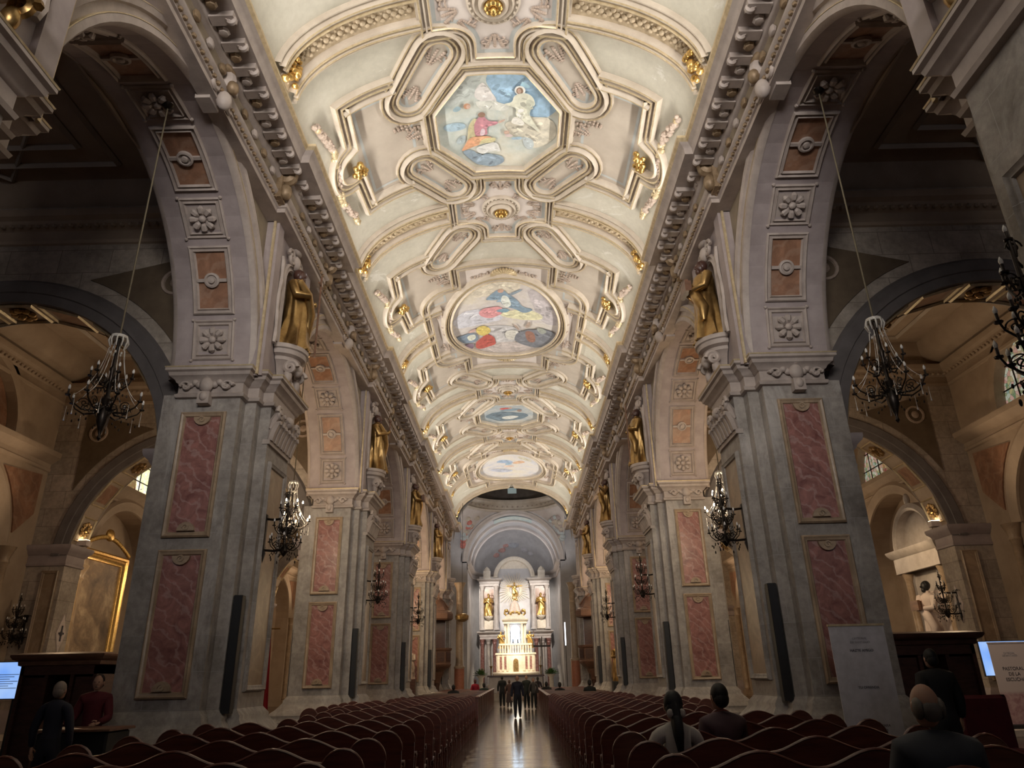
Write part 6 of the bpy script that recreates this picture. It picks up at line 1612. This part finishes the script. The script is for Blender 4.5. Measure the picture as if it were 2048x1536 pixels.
person('person with black ponytail and white top seated on the right', (1.73, 7.66, 0), 0, 1.93, 'seat', top=(.46,.43,.40), leg=(.02,.02,.03), hair=(.008,.008,.010), tail=True, long=True, bun=(.5,.46,.42), bulk=.95)
person('person with short black hair in a plum shirt seated on the right', (2.5, 8.86, 0), .25, 1.98, 'seat', top=(.085,.05,.062), leg=(.02,.02,.03), hair=(.010,.009,.009), bulk=1.12)
person('balding grey haired person in a slate jacket in the lower right corner', (3.0, 5.34, 0), -.1, 2.02, 'seat', top=(.035,.040,.050), leg=(.02,.02,.03), hair=(.11,.095,.08), bald=True, bulk=1.2, skin=(.36,.20,.135))
person('person in black standing before the right confessional', (6.42, 11.5, 0), 0, 1.9, top=(.008,.008,.010), leg=(.008,.008,.010), hair=(.006,.006,.006), bulk=1.3)
person('person in a dark red sweater leaning on the black table by the left pillar', (-6.98, 13.15, 0), PI+.25, 1.83, top=(.10,.007,.014), leg=(.03,.02,.025), hair=(.015,.010,.010), arms=(((-.15,.05,.63),(-.10,.17,.60)), ((.16,.02,.62),(.20,.15,.60))), bulk=1.15)
person('grey haired person in navy clothes standing left of the black table', (-6.55, 11.35, 0), .1, 1.72, top=(.014,.015,.030), leg=(.010,.010,.018), hair=(.26,.21,.18), long=False, bulk=1.0)
# ------------------------------------------------------------------ camera and light
cam = bpy.data.cameras.new('camera'); cam.sensor_width = 36; cam.sensor_fit = 'HORIZONTAL'; cam.lens = 1420/2048*36; cam.clip_end = 300; cam.clip_start = .05
co = link(bpy.data.objects.new('camera', cam), None, (.22, 0, 1.68))
p_, r_ = math.radians(22.3), math.radians(1.3)
f = Vector((0, math.cos(p_), math.sin(p_))); rt = Vector((1,0,0)); up = rt.cross(f)
r2 = rt*math.cos(r_)-up*math.sin(r_); u2 = up*math.cos(r_)+rt*math.sin(r_)
co.matrix_world = Matrix(((r2.x,u2.x,-f.x,.22),(r2.y,u2.y,-f.y,0),(r2.z,u2.z,-f.z,1.68),(0,0,0,1)))
SC.camera = co
W = bpy.data.worlds.new('night'); SC.world = W; W.use_nodes = True
W.node_tree.nodes['Background'].inputs[0].default_value = (.5,.55,.7,1); W.node_tree.nodes['Background'].inputs[1].default_value = .004
def area(nm, loc, tgt, sx_, sy_, pw, c, spread=PI):
    l = bpy.data.lights.new(nm, 'AREA'); l.shape = 'RECTANGLE'; l.size = sx_; l.size_y = sy_; l.energy = pw; l.color = c; l.spread = spread
    o = link(bpy.data.objects.new(nm, l), None, loc); d = Vector(tgt)-Vector(loc); o.rotation_euler = d.to_track_quat('-Z', 'Y').to_euler(); return o
def point(nm, loc, pw, c, r=.1):
    l = bpy.data.lights.new(nm, 'POINT'); l.energy = pw; l.color = c; l.shadow_soft_size = r; return link(bpy.data.objects.new(nm, l), None, loc)
def spot(nm, loc, tgt, pw, c, ang, blend=.6, r=.15):
    l = bpy.data.lights.new(nm, 'SPOT'); l.energy = pw; l.color = c; l.spot_size = math.radians(ang); l.spot_blend = blend; l.shadow_soft_size = r
    o = link(bpy.data.objects.new(nm, l), None, loc); d = Vector(tgt)-Vector(loc); o.rotation_euler = d.to_track_quat('-Z', 'Y').to_euler(); return o
COOL = (1, .95, .87); WARM = (1, .70, .43)
# lamp troughs on the cornices, washing the vault
for sx in (-1, 1):
    for i in range(6):
        y = 7+9.2*i
        l = bpy.data.lights.new('cornice_trough', 'AREA'); l.shape = 'RECTANGLE'; l.size = .12; l.size_y = 9.1; l.energy = 150; l.color = COOL; l.spread = math.radians(125)
        o = link(bpy.data.objects.new('cornice_trough', l), None, (sx*4.27, y, 12.66)); o.rotation_euler = (PI, sx*math.radians(-52), 0)
    # floodlights standing on the cornice at the rib feet
    for y in MED+[26.3, 48.6]: point('cornice_flood', (sx*4.22, y+.2, 12.78), 5, COOL, .05)
# warm lamps in the aisles
for sx in (-1, 1):
    for i, pw in ((1, 210), (2, 150), (3, 330), (4, 400)):
        yc = AYC[i]
        spot('aisle_ledge_lamp', (sx*14.6, PY(i+1)-1.3, 6.4), (sx*13.0, yc-1.5, 9.5), pw*1.0, WARM, 150, .8)
        point('aisle_lamp', (sx*9.0, yc+1.5, 7.8), pw*.5, WARM, .3)
        if i != 2: spot('arch_lamp', (sx*7.6, yc, 7.2), (sx*6.1, yc+2.5, 10.5), pw*(.5 if i == 1 else .9), WARM, 120, .8)
    spot('side_altar_lamp', (sx*12.5, 26.5, 6.0), (sx*16.4, 28.6, 4.2), 300, (1,.72,.42), 80)
    area('west_aisle_fill', (sx*11, -4.6, 8), (sx*10.5, 14, 9.5), 4, 3, 42, (.72,.80,1))  # added bluish fill for the near aisle walls, no window modelled there
    # chandeliers
    point('chandelier_light', (sx*6.2, AYC[1], 6.0), 260, (1,.80,.54), .45)
    point('chandelier_light', (sx*6.2, AYC[3], 5.8), 320, (1,.76,.46), .45)
    point('chandelier_light', (sx*6.2, AYC[4], 5.8), 160, (1,.78,.50), .45)
spot('banner_lamp', (11.0, 16.6, 7.0), (13.2, 20.2, 1.2), 420, (1,.85,.70), 30)
# sanctuary
for sx in (-1, 1):
    area('chancel_trough', (sx*3.7, AY+3, 11.4), (sx*1.0, AY+3, 15), .15, 5.5, 130, (.93,.95,1))
    spot('pendentive_spot', (sx*4.2, 57.0, 11.3), (sx*3.4, 63.5, 14.0), 420, (.97,.97,1), 70)
    spot('altar_spot', (sx*3.6, 62.5, 10.2), (0, HY, 3.4), 3600, (1,.86,.64), 30)
    spot('retable_spot', (sx*3.2, 65.2, 10.4), (sx*1.8, RY, 7.0), 2000, (1,.92,.82), 66)
    spot('crossing_spot', (sx*4.0, 60.5, 10.6), (sx*4.6, 53.5, 4.0), 500, (1,.74,.45), 70)
point('altar_glow', (0, 67.6, 3.6), 60, (1,.85,.6), .4)
# added fill from behind the camera, lifting the nave and near pillars
area('nave_fill', (0, -3.5, 9.5), (0, 14, 13.0), 6, 2, 430, (1,.94,.88), math.radians(84))
for k in range(1, 6):
    for sx in (-1, 1): spot('pier_fill_spot', (-sx*4.0, PY(k)-9, 12.35), (sx*5.6, PY(k)-.5, 9.0), 420, (1,.93,.84), 44, 1.0)  # added fill spots to brighten the pillars, no fixtures behind them
SC.view_settings.view_transform = 'Standard'; SC.view_settings.look = 'None'; SC.view_settings.gamma = 1; SC.view_settings.use_curve_mapping = False
SC.view_settings.exposure = 0.0
SC.cycles.max_bounces = 5; SC.cycles.diffuse_bounces = 3; SC.cycles.glossy_bounces = 3; SC.cycles.transmission_bounces = 3
SC.cycles.sample_clamp_indirect = 4; SC.cycles.use_light_tree = True
